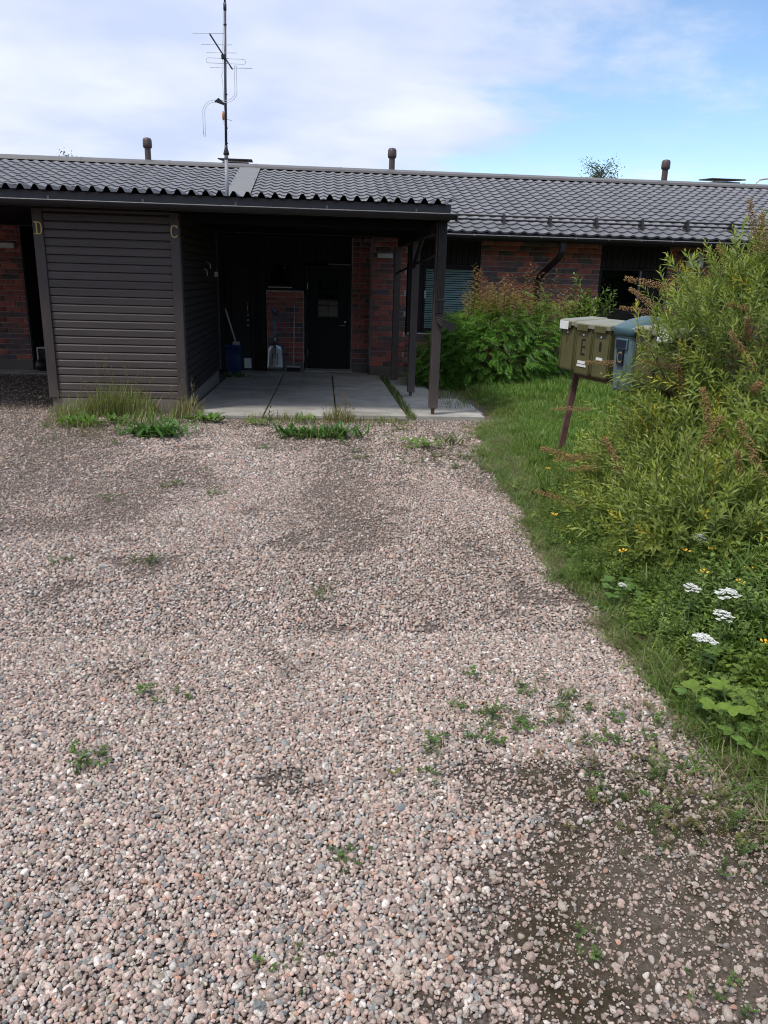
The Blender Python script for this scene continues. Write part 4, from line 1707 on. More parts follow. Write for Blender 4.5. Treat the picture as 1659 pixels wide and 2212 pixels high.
m.box(-1.70, -1.57, 15.13, 15.145, 0.0, 0.32)
m.build('blade', 'steel', st, bevel=0.004)
nf_ = thing('storage_crate', (-5.25, 15.6, -0.34), 'white framed crate standing in the dark opening left of the shed', 'crate')
frame_box(-5.47, -5.02, 15.50, 15.53, -0.335, 0.10, 0.022, 'white', nf_, 'crate_frame')
m = MB()
m.box(-5.448, -5.042, 15.512, 15.524, -0.313, 0.078)
m.build('crate_panel', 'door_brown', nf_)
m = MB()
m.box(-5.468, -5.022, 15.531, 15.72, -0.335, 0.097)
m.build('crate_body', 'white', nf_, bevel=0.004)
m = MB()
m.lathe([(0.03, 0), (0.10, 0.02), (0.12, 0.10), (0.09, 0.19), (0.03, 0.22)], (-5.36, 15.38, -0.325), 9)
tag(m.build('rubbish_bag', 'black', None, smooth=True), 'small black bag lying before the white frame', 'bag')

# ================================================================== THE MAILBOXES
RA = math.atan2(-0.961, 0.276)
row_o = Vector((2.245, 7.32, 0))
row_d = Vector((0.276, -0.961, 0))


def mailbox(s, w, h, d, z0, kind, label, cat='mailbox', tilt=0.0):
    p = row_o + row_d * s
    t = thing('mailbox', (p.x, p.y, z0), label, cat, 'mailboxes in a row on the leaning rack', rot=(0, R(tilt), RA))
    if kind == 'green':
        m = MB()
        m.loft([[(0.014, 0.022, 0), (w - 0.014, 0.022, 0), (w - 0.014, d - 0.01, 0), (0.014, d - 0.01, 0)],
                [(0.008, 0.014, 0.02), (w - 0.008, 0.014, 0.02), (w - 0.008, d, 0.02), (0.008, d, 0.02)],
                [(0.004, 0.012, h - 0.03), (w - 0.004, 0.012, h - 0.03), (w - 0.004, d, h), (0.004, d, h)]])
        b = m.build('body', 'mail_green', t, bevel=0.01, seg=2, world=False)
        m = MB()
        m.loft([[(-0.004, -0.010, h - 0.045), (w + 0.004, -0.010, h - 0.045), (w + 0.004, d + 0.01, h - 0.02), (-0.004, d + 0.01, h - 0.02)],
                [(-0.004, -0.012, h - 0.004), (w + 0.004, -0.012, h - 0.004), (w + 0.004, d + 0.012, h + 0.022), (-0.004, d + 0.012, h + 0.022)],
                [(0.006, 0.0, h + 0.008), (w - 0.006, 0.0, h + 0.008), (w - 0.006, d, h + 0.034), (0.006, d, h + 0.034)]])
        m.build('lid', 'mail_lid', t, bevel=0.006, seg=2, world=False)
        m = MB()
        m.box(0.045, w - 0.045, -0.018, -0.0125, h - 0.066, h - 0.010)
        m.build('flap', 'mail_green', b, bevel=0.003, world=False)
        m = MB()
        m.tube([(w / 2, 0.014, h - 0.105), (w / 2, 0.004, h - 0.105)], 0.011, 10)
        m.build('lock', 'galv', b, smooth=True, world=False)
        for xx in (0.012, w - 0.022):
            MB().box(xx, xx + 0.010, 0.004, 0.014, 0.03, h - 0.06).build('body_rib', 'mail_green', b, bevel=0.003, world=False)
    else:
        m = MB()
        prof = []
        for k in range(20):
            a = 2 * math.pi * k / 20
            c_, s_ = math.cos(a), math.sin(a)
            prof.append((0.5 * w + 0.5 * w * math.copysign(abs(c_) ** 0.35, c_), 0.5 * d + 0.5 * d * math.copysign(abs(s_) ** 0.35, s_)))

        def ring(z, k, oy=0.0):
            return [(0.5 * w + (x - 0.5 * w) * k, 0.5 * d + oy + (y - 0.5 * d) * k, z) for x, y in prof]
        m.loft([ring(0, 0.80), ring(0.02, 0.86), ring(h - 0.10, 0.95)])
        b = m.build('body', 'mail_blue', t, smooth=False, bevel=0.004, world=False)
        m = MB()
        rr = []
        for z, k, fall in ((h - 0.115, 1.03, 0), (h - 0.055, 1.05, 0.0), (h - 0.03, 1.0, 0.5), (h + 0.0, 0.80, 1.0), (h + 0.02, 0.5, 1.0)):
            rr.append([(x, y, zz + fall * 0.075 * (y / d - 0.35)) for x, y, zz in ring(z, k)])
        m.loft(rr)
        m.build('lid', 'mail_blue_dark', t, smooth=True, world=False)
        m = MB()
        m.box(0.075, w - 0.06, -0.004, 0.022, h - 0.225, h - 0.135)
        m.build('slot_frame', 'mail_blue_dark', b, bevel=0.006, world=False)
        m = MB()
        m.box(0.09, w - 0.075, -0.008, -0.002, h - 0.212, h - 0.148)
        m.build('letter_slot', 'slot', b, world=False)
    return t, b


FRONT = (R(90), 0, 0)
t, b = mailbox(0.0, 0.24, 0.455, 0.34, 0.785, 'green', 'olive mailbox marked F at the open end of the row')
m = MB()
m.box(0.02, 0.16, -0.0225, -0.0185, 0.375, 0.448)
m.build('name_label', 'label', t, bevel=0.002, world=False)
text('F', t, (0.115, 0.0125, 0.27), 0.075, FRONT, 'black', 0.8, False)
t, b = mailbox(0.25, 0.255, 0.465, 0.34, 0.765, 'green', 'olive mailbox with a large black letter E')
text('E', t, (0.125, 0.0125, 0.245), 0.215, FRONT, 'black', 0.75, False, 0.0015)
m = MB()
m.box(0.07, 0.185, 0.006, 0.0115, 0.105, 0.130)
m.box(0.06, 0.20, 0.007, 0.0115, 0.078, 0.098)
m.build('name_label', 'label', t, world=False)
t, b = mailbox(0.515, 0.255, 0.465, 0.34, 0.765, 'green', 'olive mailbox between the E box and the grey-blue box')
m = MB()
m.box(0.08, 0.17, 0.006, 0.0115, 0.16, 0.185)
m.build('name_label', 'label', t, world=False)
m = MB()
m.box(0.105, 0.135, 0.009, 0.0118, 0.24, 0.32)
m.build('old_mark', 'black', t, world=False)
t, b = mailbox(0.785, 0.29, 0.575, 0.36, 0.70, 'blue', 'grey-blue rounded mailbox with letter C on its front')
m = MB()
m.box(0.105, 0.185, 0.0, 0.0205, 0.215, 0.345)
m.build('letter_plate', 'slot', b, world=False)
text('C', t, (0.145, -0.0012, 0.28), 0.13, FRONT, 'brass', 0.75, False)
t, b = mailbox(1.10, 0.265, 0.46, 0.34, 0.785, 'green', 'olive mailbox just behind the shrub, next to the grey-blue box')
t, b = mailbox(1.375, 0.265, 0.46, 0.34, 0.775, 'green', 'last olive mailbox of the row, half hidden by shrub leaves')
m = MB()
m.box(0.02, 0.20, -0.0225, -0.0185, 0.38, 0.45)
m.build('name_label', 'label', t, bevel=0.002, world=False)

rk = thing('mailbox_rack', (2.37, 7.30, -0.17), 'leaning red brown steel post and rail under the mailboxes', 'mailbox rack')
for base, top in (((2.335, 7.33), (2.435, 7.28)), ((2.78, 5.97), (2.84, 5.93))):
    m = MB()
    z0, z1 = gz(base[1]) - 0.1, 0.77
    r0, r1 = [], []
    for dx, dy in ((-0.027, -0.022), (0.027, -0.022), (0.027, 0.022), (0.020, 0.022), (0.020, -0.015), (-0.020, -0.015), (-0.020, 0.022), (-0.027, 0.022)):
        r0.append((base[0] + dx, base[1] + dy, z0))
        r1.append((top[0] + dx, top[1] + dy, z1))
    m.loft([r0, r1])
    m.build('rack_post', 'rust', rk)
m = MB()
a, b2 = row_o + row_d * 0.05 + Vector((0.163, 0.047, 0)), row_o + row_d * 1.6 + Vector((0.163, 0.047, 0))
m.tube([(a.x, a.y, 0.735), (b2.x, b2.y, 0.735)], 0.025, 4)
m.build('rack_rail', 'rust', rk)


# ================================================================== FAR AWAY BEHIND THE ROOF
def street_lamp():
    t = thing('street_lamp', (21.2, 35, gz(35)), 'thin grey street lamp arm curving above the far roof end', 'street lamp')
    m = MB()
    m.tube([(18.8, 35, gz(35)), (18.8, 35, 5.7), (18.85, 35, 5.95), (19.0, 35, 6.08), (19.6, 35, 6.18), (20.6, 35, 6.3)], 0.045, 8)
    m.build('lamp_pole', 'galv', t, smooth=True)
    m = MB()
    m.loft([[(20.5, 34.87, 6.26), (20.5, 35.13, 6.26), (20.5, 35.1, 6.36), (20.5, 34.9, 6.36)],
            [(21.2, 34.85, 6.30), (21.2, 35.15, 6.30), (21.2, 35.08, 6.42), (21.2, 34.92, 6.42)]])
    m.build('lamp_head', 'galv', t, bevel=0.02)


street_lamp()


def far_tree(x, y, h, rad, label, n=2600, airy=1.0):
    t = thing('birch_tree', (x, y, gz(y)), label, 'tree', 'birch tops showing above the ridge')
    m = MB()
    z0 = gz(y)
    m.tube([(x, y, z0), (x + 0.1, y, h * 0.5), (x + 0.05, y, h * 0.96)], 0.16, 8, 0.02)
    tips = []
    for k in range(46):
        f = random.uniform(0.35, 0.97)
        a = random.uniform(0, 2 * math.pi)
        ln = rad * (1.15 - 0.55 * f) * random.uniform(0.6, 1.15)
        p0 = Vector((x + 0.07, y, h * f))
        p2 = p0 + Vector((math.cos(a) * ln, math.sin(a) * ln, ln * random.uniform(0.25, 0.9)))
        p2.z = min(p2.z, h * 1.0)
        p1 = (p0 + p2) / 2 + Vector((0, 0, 0.15))
        m.tube([p0, p1, p2], 0.03, 5, 0.006)
        tips += [(p0, p1, p2)]
    m.build('trunk', 'bark', t)
    P = []
    for k in range(n):
        p0, p1, p2 = random.choice(tips)
        f = random.uniform(0.25, 1.08)
        q = p0.lerp(p2, f) + Vector((random.gauss(0, .16), random.gauss(0, .16), random.gauss(-0.05, .2)))
        P.append(tuple(q))
    P = np.array(P)
    V, F = leaf_np(0.085, 0.06)
    Rm = frames(unit(n) + np.array([0, 0, -0.5]), unit(n))
    c = np.array([0.055, 0.085, 0.028])
    tint = c * rng.uniform(0.7, 1.4, (n, 1))
    V2, F2, C2 = bake((V, F, np.ones((5, 3))), Rm, P, rng.uniform(0.7, 1.3, n), tint)
    o = link(bpy.data.objects.new('crown', np_mesh('crown', V2, F2, 'leaf', C2)))
    attach(o, t)


far_tree(15.25, 45.0, 7.95, 1.35, 'airy birch top showing above the ridge against blue sky', 6500)
far_tree(-13.2, 45.0, 7.15, 0.9, 'faint treetop barely showing above the ridge at the left', 1200)


def treeline():
    """unseen wood added behind the camera; it shows only in the window panes and keeps the low sky off the carport"""
    parts = []
    ico = []
    r = np.random.default_rng(400)
    V, F = leaf_np(0.62, 0.46, 0.15, 0.15, 0.5)
    for k in range(34):
        x = -62 + k * 3.8 + r.normal(0, 0.8)
        y = -25 + r.normal(0, 2.0) - 0.004 * (x * x) * 0.2
        h = r.uniform(7.5, 11.5)
        n = 1000
        f = r.random(n) ** 0.9
        rad = (1.0 - f ** 1.6) * r.uniform(2.6, 3.3) + 0.35
        a = r.uniform(0, 6.283, n)
        q = np.sqrt(r.uniform(.1, 1, n))
        P = np.stack([x + rad * q * np.cos(a), y + rad * q * np.sin(a), -0.4 + h * f], 1)
        parts.append(bake((V, F, np.ones((5, 3))), frames(unit(n) + np.array([0, 0, -.3]), unit(n)), P, r.uniform(.8, 1.8, n), np.array([0.045, 0.075, 0.025]) * r.uniform(.7, 1.3, (n, 1))))
        parts.append(stem_np((x, y, -0.2), (x, y, h * .95), 0.16, (0.05, 0.04, 0.03)))
    n = 7000
    P = np.stack([r.uniform(-45, 45, n), -22 + r.normal(0, 0.8, n), r.uniform(-0.3, 4.2, n)], 1)
    parts.append(bake((V, F, np.ones((5, 3))), frames(unit(n), unit(n)), P, r.uniform(.8, 1.7, n), np.array([0.045, 0.075, 0.025]) * r.uniform(.7, 1.3, (n, 1))))
    Vv, Ff, Cc = join_np(parts)
    o = link(bpy.data.objects.new('treeline', np_mesh('treeline', Vv, Ff, 'leaf', Cc)))
    tag(o, 'unseen dark wood added behind the camera, shading the carport and mirrored in the panes', 'treeline', None, 'stuff')


# ================================================================== SHRUBS
def put(name, parts, mat, parent, kind=None):
    V, F, C = join_np(parts)
    o = link(bpy.data.objects.new(name, np_mesh(name, V, F, mat, C)))
    attach(o, parent)
    if kind:
        o['kind'] = kind
    return o


def stem_np(p0, p1, r, col, bend=0.0):
    """thin three-sided stem as quads"""
    p0, p1 = np.array(p0, float), np.array(p1, float)
    d = p1 - p0
    d /= np.linalg.norm(d)
    a = np.cross(d, [0.31, 0.2, 0.93])
    a /= np.linalg.norm(a)
    b = np.cross(d, a)
    mid = 0.5 * (p0 + p1) + b * bend
    V = []
    for p, k in ((p0, 1.0), (mid, 0.8), (p1, 0.45)):
        for t in range(3):
            V.append(p + (a * math.cos(2.094 * t) + b * math.sin(2.094 * t)) * r * k)
    F = [(i * 3 + t, i * 3 + (t + 1) % 3, i * 3 + 3 + (t + 1) % 3, i * 3 + 3 + t) for i in range(2) for t in range(3)]
    return np.array(V), np.array(F), np.tile(np.array(col, float), (9, 1))


def shoot_proto(n, L, ll, lw, seed, curve=0.0, ang=48, stemcol=(0.10, 0.055, 0.03), grad=True, wpos=0.42):
    """a leafy shoot along +y of length L with n leaves spiralling up"""
    r = np.random.default_rng(seed)
    parts = [stem_np((0, 0, 0), (0, L, 0), 0.0022 * (L / 0.35), stemcol)]
    for i in range(n):
        f = (i + 0.6) / n
        a = i * 2.399 + r.normal(0, 0.2)
        tip = 0.55 + 0.9 * math.sin(math.pi * min(1, f * 0.8 + 0.12)) - (0.35 if f > 0.85 else 0)
        th = R(ang - 22 * f ** 3 + r.normal(0, 7))
        rad = np.array([math.cos(a), 0, math.sin(a)])
        d = rad * math.sin(th) + np.array([0, math.cos(th), 0])
        up = np.array([0, 1, 0]) - d * d[1] + r.normal(0, .15, 3)
        V, F = leaf_np(ll * tip * r.uniform(0.85, 1.15), lw * (0.7 + 0.3 * tip) * r.uniform(.85, 1.15), 0.18, r.uniform(0.02, 0.2), wpos)
        Rm = frames(d[None], up[None])[0]
        V = V @ Rm.T + np.array([0, f * L, 0])
        g = r.uniform(0.8, 1.15)
        c = np.array([0.95, 1.0, 1.0]) * g
        if grad:
            c = c * (1 - f ** 2) + np.array([1.55, 1.35, 1.05]) * g * f ** 2
        parts.append((V, F, np.tile(c, (5, 1))))
    parts[0] = (parts[0][0], parts[0][1], parts[0][2] / np.array([0.15, 0.18, 0.05]) * 1.0)
    return join_np(parts)


def shrub_branches(t, base, spread, tips, r0=0.012, mat='bark'):
    m = MB()
    for p in tips:
        b = Vector((base[0] + random.gauss(0, spread), base[1] + random.gauss(0, spread), base[2]))
        p = Vector(p)
        mid = b.lerp(p, 0.5) + Vector((0, 0, 0.12 * (p - b).length)) + Vector((random.gauss(0, .04), random.gauss(0, .04), 0))
        m.tube([b, b.lerp(mid, 0.55) + Vector((0, 0, .03)), mid, p], r0, 5, 0.003)
    return m.build('branches', mat, t)


def ell_points(n, c, r, lo=0.75, hi=1.0, zmin=-9):
    d = unit(n)
    k = rng.uniform(lo, hi, (n, 1))
    p = np.array(c) + d * np.array(r) * k
    nrm = d / np.array(r)
    nrm /= np.linalg.norm(nrm, axis=1, keepdims=True)
    ok = p[:, 2] > zmin
    return p[ok], nrm[ok]


def inside(p, c, r, k):
    return (((p - np.array(c)) / np.array(r)) ** 2).sum(1) < k * k


def spirea():
    t = thing('spirea_shrub', (3.2, 5.6, gz(5.6)), 'big light green shrub with narrow leaves and brown dead flower spikes', 'shrub')
    E = [((3.62, 5.85, 0.76), (1.20, 1.17, 1.24), 2700), ((2.90, 5.25, 0.12), (1.08, 1.05, 0.66), 1350), ((3.55, 4.85, 0.45), (0.90, 0.95, 1.2), 900), ((2.42, 4.60, 0.02), (0.76, 0.60, 0.52), 700),
         ((2.32, 4.10, 0.10), (0.58, 0.46, 0.46), 480), ((2.9, 4.2, 0.3), (0.6, 0.6, 0.7), 380)]
    protos = [shoot_proto(22, 0.36, 0.054, 0.015, 1), shoot_proto(26, 0.42, 0.058, 0.0135, 2), shoot_proto(18, 0.28, 0.056, 0.0145, 3),
              shoot_proto(24, 0.34, 0.07, 0.016, 4)]
    P, N = [], []
    for i, (c, r, n) in enumerate(E):
        p, nr = ell_points(n, c, r, 0.70, 1.0, -0.1)
        ok = np.ones(len(p), bool)
        for j, (c2, r2, _) in enumerate(E):
            if j != i:
                ok &= ~inside(p, c2, r2, 0.72)
        P.append(p[ok])
        N.append(nr[ok])
    P, N = np.concatenate(P), np.concatenate(N)
    # long loose shoots that break the outline
    ex = np.array([(1.98, 5.45, 0.72), (2.02, 5.5, 0.55), (2.08, 5.6, 0.86), (2.0, 5.2, 0.32), (1.98, 5.1, 0.12), (2.1, 5.0, 0.02), (2.15, 5.4, 0.78), (2.06, 5.3, 0.45), (2.02, 5.35, 0.62), (2.1, 5.4, 0.7),
                   (2.35, 5.6, 1.5), (2.42, 5.6, 1.42), (2.5, 5.5, 1.66), (2.7, 5.5, 1.76), (2.32, 5.7, 1.36), (2.9, 5.5, 1.9), (2.6, 5.5, 1.72), (3.05, 5.5, 1.95), (2.22, 5.5, 1.0),
                   (2.35, 5.5, 1.2), (2.45, 5.6, 1.55), (2.55, 5.5, 1.6), (2.4, 5.5, 1.3), (2.62, 5.6, 1.7), (2.75, 5.5, 1.7), (2.85, 5.4, 1.8), (1.98, 4.7, 0.05), (1.95, 4.6, -0.02), (2.05, 4.5, 0.0), (2.0, 4.8, 0.1), (2.05, 4.75, 0.16)])
    P = np.concatenate([P, ex])
    N = np.concatenate([N, (ex - np.array([3.1, 5.5, 0.3])) / np.linalg.norm(ex - np.array([3.1, 5.5, 0.3]), axis=1, keepdims=True)])
    D = N * 0.95 + np.array([-0.06, -0.05, 0.34]) + rng.normal(0, 0.36, P.shape)
    D /= np.linalg.norm(D, axis=1, keepdims=True)
    # kept clipped back in front of the first mailboxes
    ok = np.ones(len(P), bool)
    for q in (P, P + D * 0.12, P + D * 0.24):
        zz = 1.58 + (q[:, 2] - 1.58) * 6.8 / q[:, 1]
        ok &= ~((q[:, 0] / q[:, 1] < 0.398) & (zz > 0.86) & (zz < 1.5))
    P, N, D = P[ok], N[ok], D[ok]
    Rm = frames(D, unit(len(P)))
    pick = rng.integers(0, len(protos), len(P))
    base = np.array([0.180, 0.240, 0.066])
    warm = vnoise(P[:, 0] * 3 + P[:, 2] * 1.3, P[:, 1] * 3 + P[:, 2] * 2, 1.0, 4)
    tint = base * (0.78 + 0.5 * warm[:, None]) * rng.uniform(0.85, 1.2, (len(P), 1)) * np.array([1, 1, 1])
    yel = rng.random(len(P)) < 0.05
    tint[yel] *= np.array([1.75, 1.35, 0.9])
    parts = []
    for k, pr in enumerate(protos):
        s = pick == k
        parts.append(bake(pr, Rm[s], P[s] - D[s] * 0.17, rng.uniform(0.72, 1.08, s.sum()), tint[s]))
    # leaves on the older wood inside
    n = 14000
    Q = []
    for c, r, _ in E:
        q, _n = ell_points(n // 6, c, r, 0.45, 0.85, -0.08)
        Q.append(q)
    Q = np.concatenate(Q)
    V, F = leaf_np(0.062, 0.018)
    parts.append(bake((V, F, np.ones((5, 3))), frames(unit(len(Q)) + np.array([0, 0, .2]), unit(len(Q)) + np.array([0, 0, 1.0])), Q,
                      rng.uniform(.8, 1.3, len(Q)), base * np.array([0.8, 0.9, 0.9]) * rng.uniform(0.75, 1.2, (len(Q), 1))))
    put('foliage', parts, 'leaf', t, 'stuff')
    tips = [P[i] - D[i] * 0.1 for i in rng.choice(len(P), 150, replace=False)]
    shrub_branches(t, (3.2, 5.6, gz(5.6) - 0.05), 0.22, tips, 0.011)
    # dead flower spikes: a stalk crowded with small brown husks
    pm = []
    for s in range(3):
        r = np.random.default_rng(50 + s)
        L = 0.19 + 0.06 * s
        n = 330
        y = r.random(n) ** 0.9 * L
        rad = (0.026 - 0.012 * y / L) * np.sqrt(r.random(n))
        a = r.uniform(0, 6.283, n)
        pts = np.stack([rad * np.cos(a), y, rad * np.sin(a) - 0.02 * (y / L) ** 2], 1)
        v0 = np.array([[0.0035, 0, 0], [-0.0018, 0.003, 0], [-0.0018, -0.003, 0], [0, 0, 0.0045]])
        f0 = np.array([[0, 2, 1], [0, 1, 3], [1, 2, 3], [2, 0, 3]])
        Rr = frames(r.normal(size=(n, 3)), r.normal(size=(n, 3)))
        V, F, C = bake((v0, f0, np.ones((4, 3))), Rr, pts, r.uniform(.7, 1.5, n), np.ones((n, 3)))
        pm.append(np_mesh('dead_flower_spike', V, F, 'deadbrown'))
    spots = [((1.93, 5.40, 0.70), (-1, -.2, .1)), ((1.98, 5.2, 0.40), (-1, -.2, .05)), ((2.03, 5.3, 0.30), (-1, -.1, .02)), ((2.12, 5.5, 1.02), (-1, -.1, .12)),
             ((2.1, 4.95, -0.02), (-0.9, -.3, -.55)), ((2.05, 4.9, -0.12), (-0.8, -.4, -.7)), ((2.4, 5.4, 1.55), (-.9, 0, .25)), ((2.35, 5.5, 1.38), (-.9, 0, .2)), ((2.95, 5.3, 1.80), (-.3, -.1, .8)), ((3.0, 5.2, 1.75), (-.4, -.2, .7))]
    for i in rng.choice(len(P), 66, replace=False):
        if P[i][1] < 6.0 or P[i][2] > 1.2:
            d = N[i] * 0.9 + np.array([0, 0, 0.15]) + rng.normal(0, .3, 3)
            spots.append((tuple(P[i] + N[i] * 0.10), tuple(d)))
    for p, d in spots:
        o = mesh_obj('dead_flower_spike', random.choice(pm), None)
        Rr = frames(np.array([d], float), np.array([[0.05, 0.02, 1.0]]))[0]
        o.matrix_local = Matrix.Translation(p) @ Matrix(Rr.tolist()).to_4x4() @ Matrix.Scale(random.uniform(0.9, 1.5), 4)
        attach(o, t)


def frond_proto(n, L, ll, lw, seed, droop=0.25):
    """pinnate leaf along +y, upper side +z"""
    r = np.random.default_rng(seed)
    parts = [stem_np((0, 0, 0), (0, L, -droop * L * 0.5), 0.0016, (1.1, 0.8, 0.6))]
    k = n // 2
    for i in range(k):
        f = 0.18 + 0.78 * i / (k - 1)
        s = math.sin(math.pi * (0.25 + 0.65 * f)) ** 0.7
        for sd in (-1, 1):
            d = np.array([sd * 0.86, 0.42 + 0.1 * f, -0.22 + r.normal(0, .08)])
            V, F = leaf_np(ll * s * r.uniform(.9, 1.1), lw * s, 0.10, 0.18, 0.38)
            Rm = frames(d[None], np.array([[sd * 0.18, 0, 1.0]]) + r.normal(0, .08, (1, 3)))[0]
            V = V @ Rm.T + np.array([0, f * L, -droop * L * f * f * 0.6])
            parts.append((V, F, np.tile(np.ones(3) * r.uniform(0.85, 1.15), (5, 1))))
    V, F = leaf_np(ll * 0.85, lw * 0.9, 0.1, 0.2, 0.4)
    parts.append((V + np.array([0, L * 0.97, -droop * L * 0.58]), F, np.ones((5, 3))))
    return join_np(parts)


def sorbaria():
    t = thing('ash_leaved_shrub', (3.2, 14.2, gz(14.2)), 'dense dark green shrub with feathery leaves and orange shoot tips before the window', 'shrub')
    E = [((3.28, 14.2, 0.24), (1.30, 1.12, 0.98), 2500), ((2.10, 14.2, 0.0), (0.52, 0.75, 0.55), 330), ((4.15, 14.3, 0.38), (0.80, 0.90, 1.02), 640),
         ((2.45, 14.05, 0.45), (0.45, 0.65, 0.62), 240)]
    pr = [frond_proto(15, 0.25, 0.075, 0.026, 1), frond_proto(13, 0.21, 0.068, 0.025, 2), frond_proto(17, 0.28, 0.075, 0.024, 3)]
    P, N = [], []
    for i, (c, r, n) in enumerate(E):
        p, nr = ell_points(n, c, r, 0.72, 1.0, gz(14) + 0.02)
        ok = np.ones(len(p), bool)
        for j, (c2, r2, _) in enumerate(E):
            if j != i:
                ok &= ~inside(p, c2, r2, 0.70)
        P.append(p[ok])
        N.append(nr[ok])
    P, N = np.concatenate(P), np.concatenate(N)
    D = N * np.array([1, 1, 0.25]) + rng.normal(0, 0.3, P.shape) + np.array([0, -0.15, -0.16])
    up = np.array([0, -0.2, 0.85]) + N * 0.65 + rng.normal(0, 0.16, P.shape)
    Rm = frames(D, up)
    base = np.array([0.112, 0.245, 0.040])
    tint = base * rng.uniform(0.72, 1.25, (len(P), 1))
    high = np.clip((P[:, 2] - 0.75) / 0.35, 0, 1)[:, None] * rng.random((len(P), 1))
    tint = tint * (1 - high * 0.5) + np.array([0.24, 0.18, 0.06]) * high * 0.5
    pick = rng.integers(0, 3, len(P))
    parts = [bake(pr[k], Rm[pick == k], P[pick == k] - D[pick == k] * 0.1, rng.uniform(.8, 1.2, (pick == k).sum()), tint[pick == k]) for k in range(3)]
    V, F = leaf_np(0.075, 0.027)
    Q = np.concatenate([ell_points(1500, c, r, 0.4, 0.85, gz(14))[0] for c, r, _ in E])
    parts.append(bake((V, F, np.ones((5, 3))), frames(unit(len(Q)), unit(len(Q)) + np.array([0, 0, 1.2])), Q, rng.uniform(.8, 1.3, len(Q)),
                      base * rng.uniform(0.7, 1.1, (len(Q), 1))))
    put('foliage', parts, 'leaf', t, 'stuff')
    # upright young shoots with small bronze leaves
    young = []
    small = [frond_proto(11, 0.12, 0.036, 0.012, 8, 0.5), frond_proto(9, 0.09, 0.03, 0.011, 9, 0.6)]
    m = MB()
    tips = []
    for k in range(105):
        x = random.choice([random.uniform(2.45, 4.1), random.uniform(2.3, 4.7), random.uniform(2.55, 3.3)])
        y = random.uniform(13.35, 14.6)
        z0 = 0.88 + 0.22 * math.sin((x - 2.0) * 1.2) + random.uniform(-.15, .12)
        h = random.uniform(0.18, 0.42) + (0.38 if k < 22 else 0)
        if x < 2.5:
            z0 -= 0.2
        p0, p1 = Vector((x, y, z0)), Vector((x + random.gauss(0, .05), y + random.gauss(0, .05), z0 + h))
        m.tube([p0, p0.lerp(p1, .5) + Vector((random.gauss(0, .01), 0, 0)), p1], 0.0045, 4, 0.0015)
        nn = int(9 + h * 14)
        f = np.linspace(0.15, 1.0, nn)[:, None]
        pp = np.array(p0) * (1 - f) + np.array(p1) * f
        a = np.arange(nn) * 2.399 + random.random() * 6
        dd = np.stack([np.cos(a), np.sin(a), 0.45 + 0.4 * f[:, 0]], 1)
        col = np.array(random.choice([(0.34, 0.17, 0.075), (0.38, 0.22, 0.10), (0.27, 0.20, 0.065), (0.36, 0.15, 0.09)]))
        tn = np.tile(col, (nn, 1)) * rng.uniform(.8, 1.2, (nn, 1)) * (0.35 + 0.7 * f) + np.array([0.085, 0.15, 0.03]) * (1 - f)
        young.append(bake(small[k % 2], frames(dd, np.tile([0, 0, 1.0], (nn, 1))), pp, (1.15 - 0.55 * f[:, 0]), tn))
    put('young_shoots', young, 'leaf', t, 'stuff')['label'] = 'bronze orange young shoot tips'
    tag(m.build('shoot_stems', 'bark', t), kind='stuff')
    tips = [tuple(P[i] - D[i] * 0.15) for i in rng.choice(len(P), 60, replace=False)]
    shrub_branches(t, (3.2, 14.4, gz(14.4) - 0.05), 0.3, tips, 0.010)


def sapling():
    t = thing('willow_sapling', (4.95, 14.2, gz(14.2)), 'loose green leafy sapling beside the orange-tipped shrub', 'sapling')
    pr = [shoot_proto(16, 0.42, 0.10, 0.034, 31, ang=58, grad=True, wpos=0.55), shoot_proto(14, 0.36, 0.092, 0.032, 32, ang=62, wpos=0.55)]
    P = np.concatenate([ell_points(46, (4.85, 14.2, 1.02), (0.42, 0.35, 0.42), 0.35, 1.0)[0], ell_points(30, (4.55, 14.2, 0.75), (0.35, 0.35, 0.35), 0.35, 1.0)[0],
                        np.array([(5.18, 14.1, 1.32), (5.22, 14.0, 1.18), (5.1, 14.1, 1.12), (5.05, 14.1, 1.4), (4.55, 14.0, 1.55), (4.45, 14.0, 1.48)])])
    n = len(P)
    C = np.array([4.75, 14.2, 0.5])
    D = (P - C) / np.linalg.norm(P - C, axis=1, keepdims=True) + rng.normal(0, .25, (n, 3)) + np.array([0, 0, .25])
    tint = np.array([0.13, 0.21, 0.05]) * rng.uniform(.75, 1.25, (n, 1))
    pick = np.arange(n) % 2
    parts = [bake(pr[k], frames(D, unit(n))[pick == k], (P - D / np.linalg.norm(D, axis=1, keepdims=True) * .25)[pick == k], rng.uniform(.8, 1.1, (pick == k).sum()), tint[pick == k]) for k in (0, 1)]
    put('crown', parts, 'leaf', t)
    m = MB()
    for p in P[::2]:
        p = Vector(p)
        b = Vector((4.95 + random.gauss(0, .05), 14.3, gz(14.3) - 0.05))
        m.tube([b, b.lerp(p, .5) + Vector((0, 0, .15)), p], 0.012, 5, 0.003)
    m.build('trunk', 'bark', t)


spirea()
sorbaria()
sapling()
treeline()


# ================================================================== LOW PLANTS
def blade_np(L, w, lean, az, r):
    """one grass blade of two quads plus a tip quad (degenerate-free)"""
    pts = []
    for f in (0, 0.4, 0.75, 1.0):
        out = lean * L * f * f
        pts.append(np.array([out * math.cos(az), out * math.sin(az), L * f * (1 - 0.18 * lean * f)]))
    sd = np.array([-math.sin(az), math.cos(az), 0])
    V = []
    for p, k in zip(pts, (0.8, 1.0, 0.7, 0.12)):
        V += [p - sd * w * k / 2, p + sd * w * k / 2]
    F = np.array([(0, 1, 3, 2), (2, 3, 5, 4), (4, 5, 7, 6)])
    return np.array(V), F


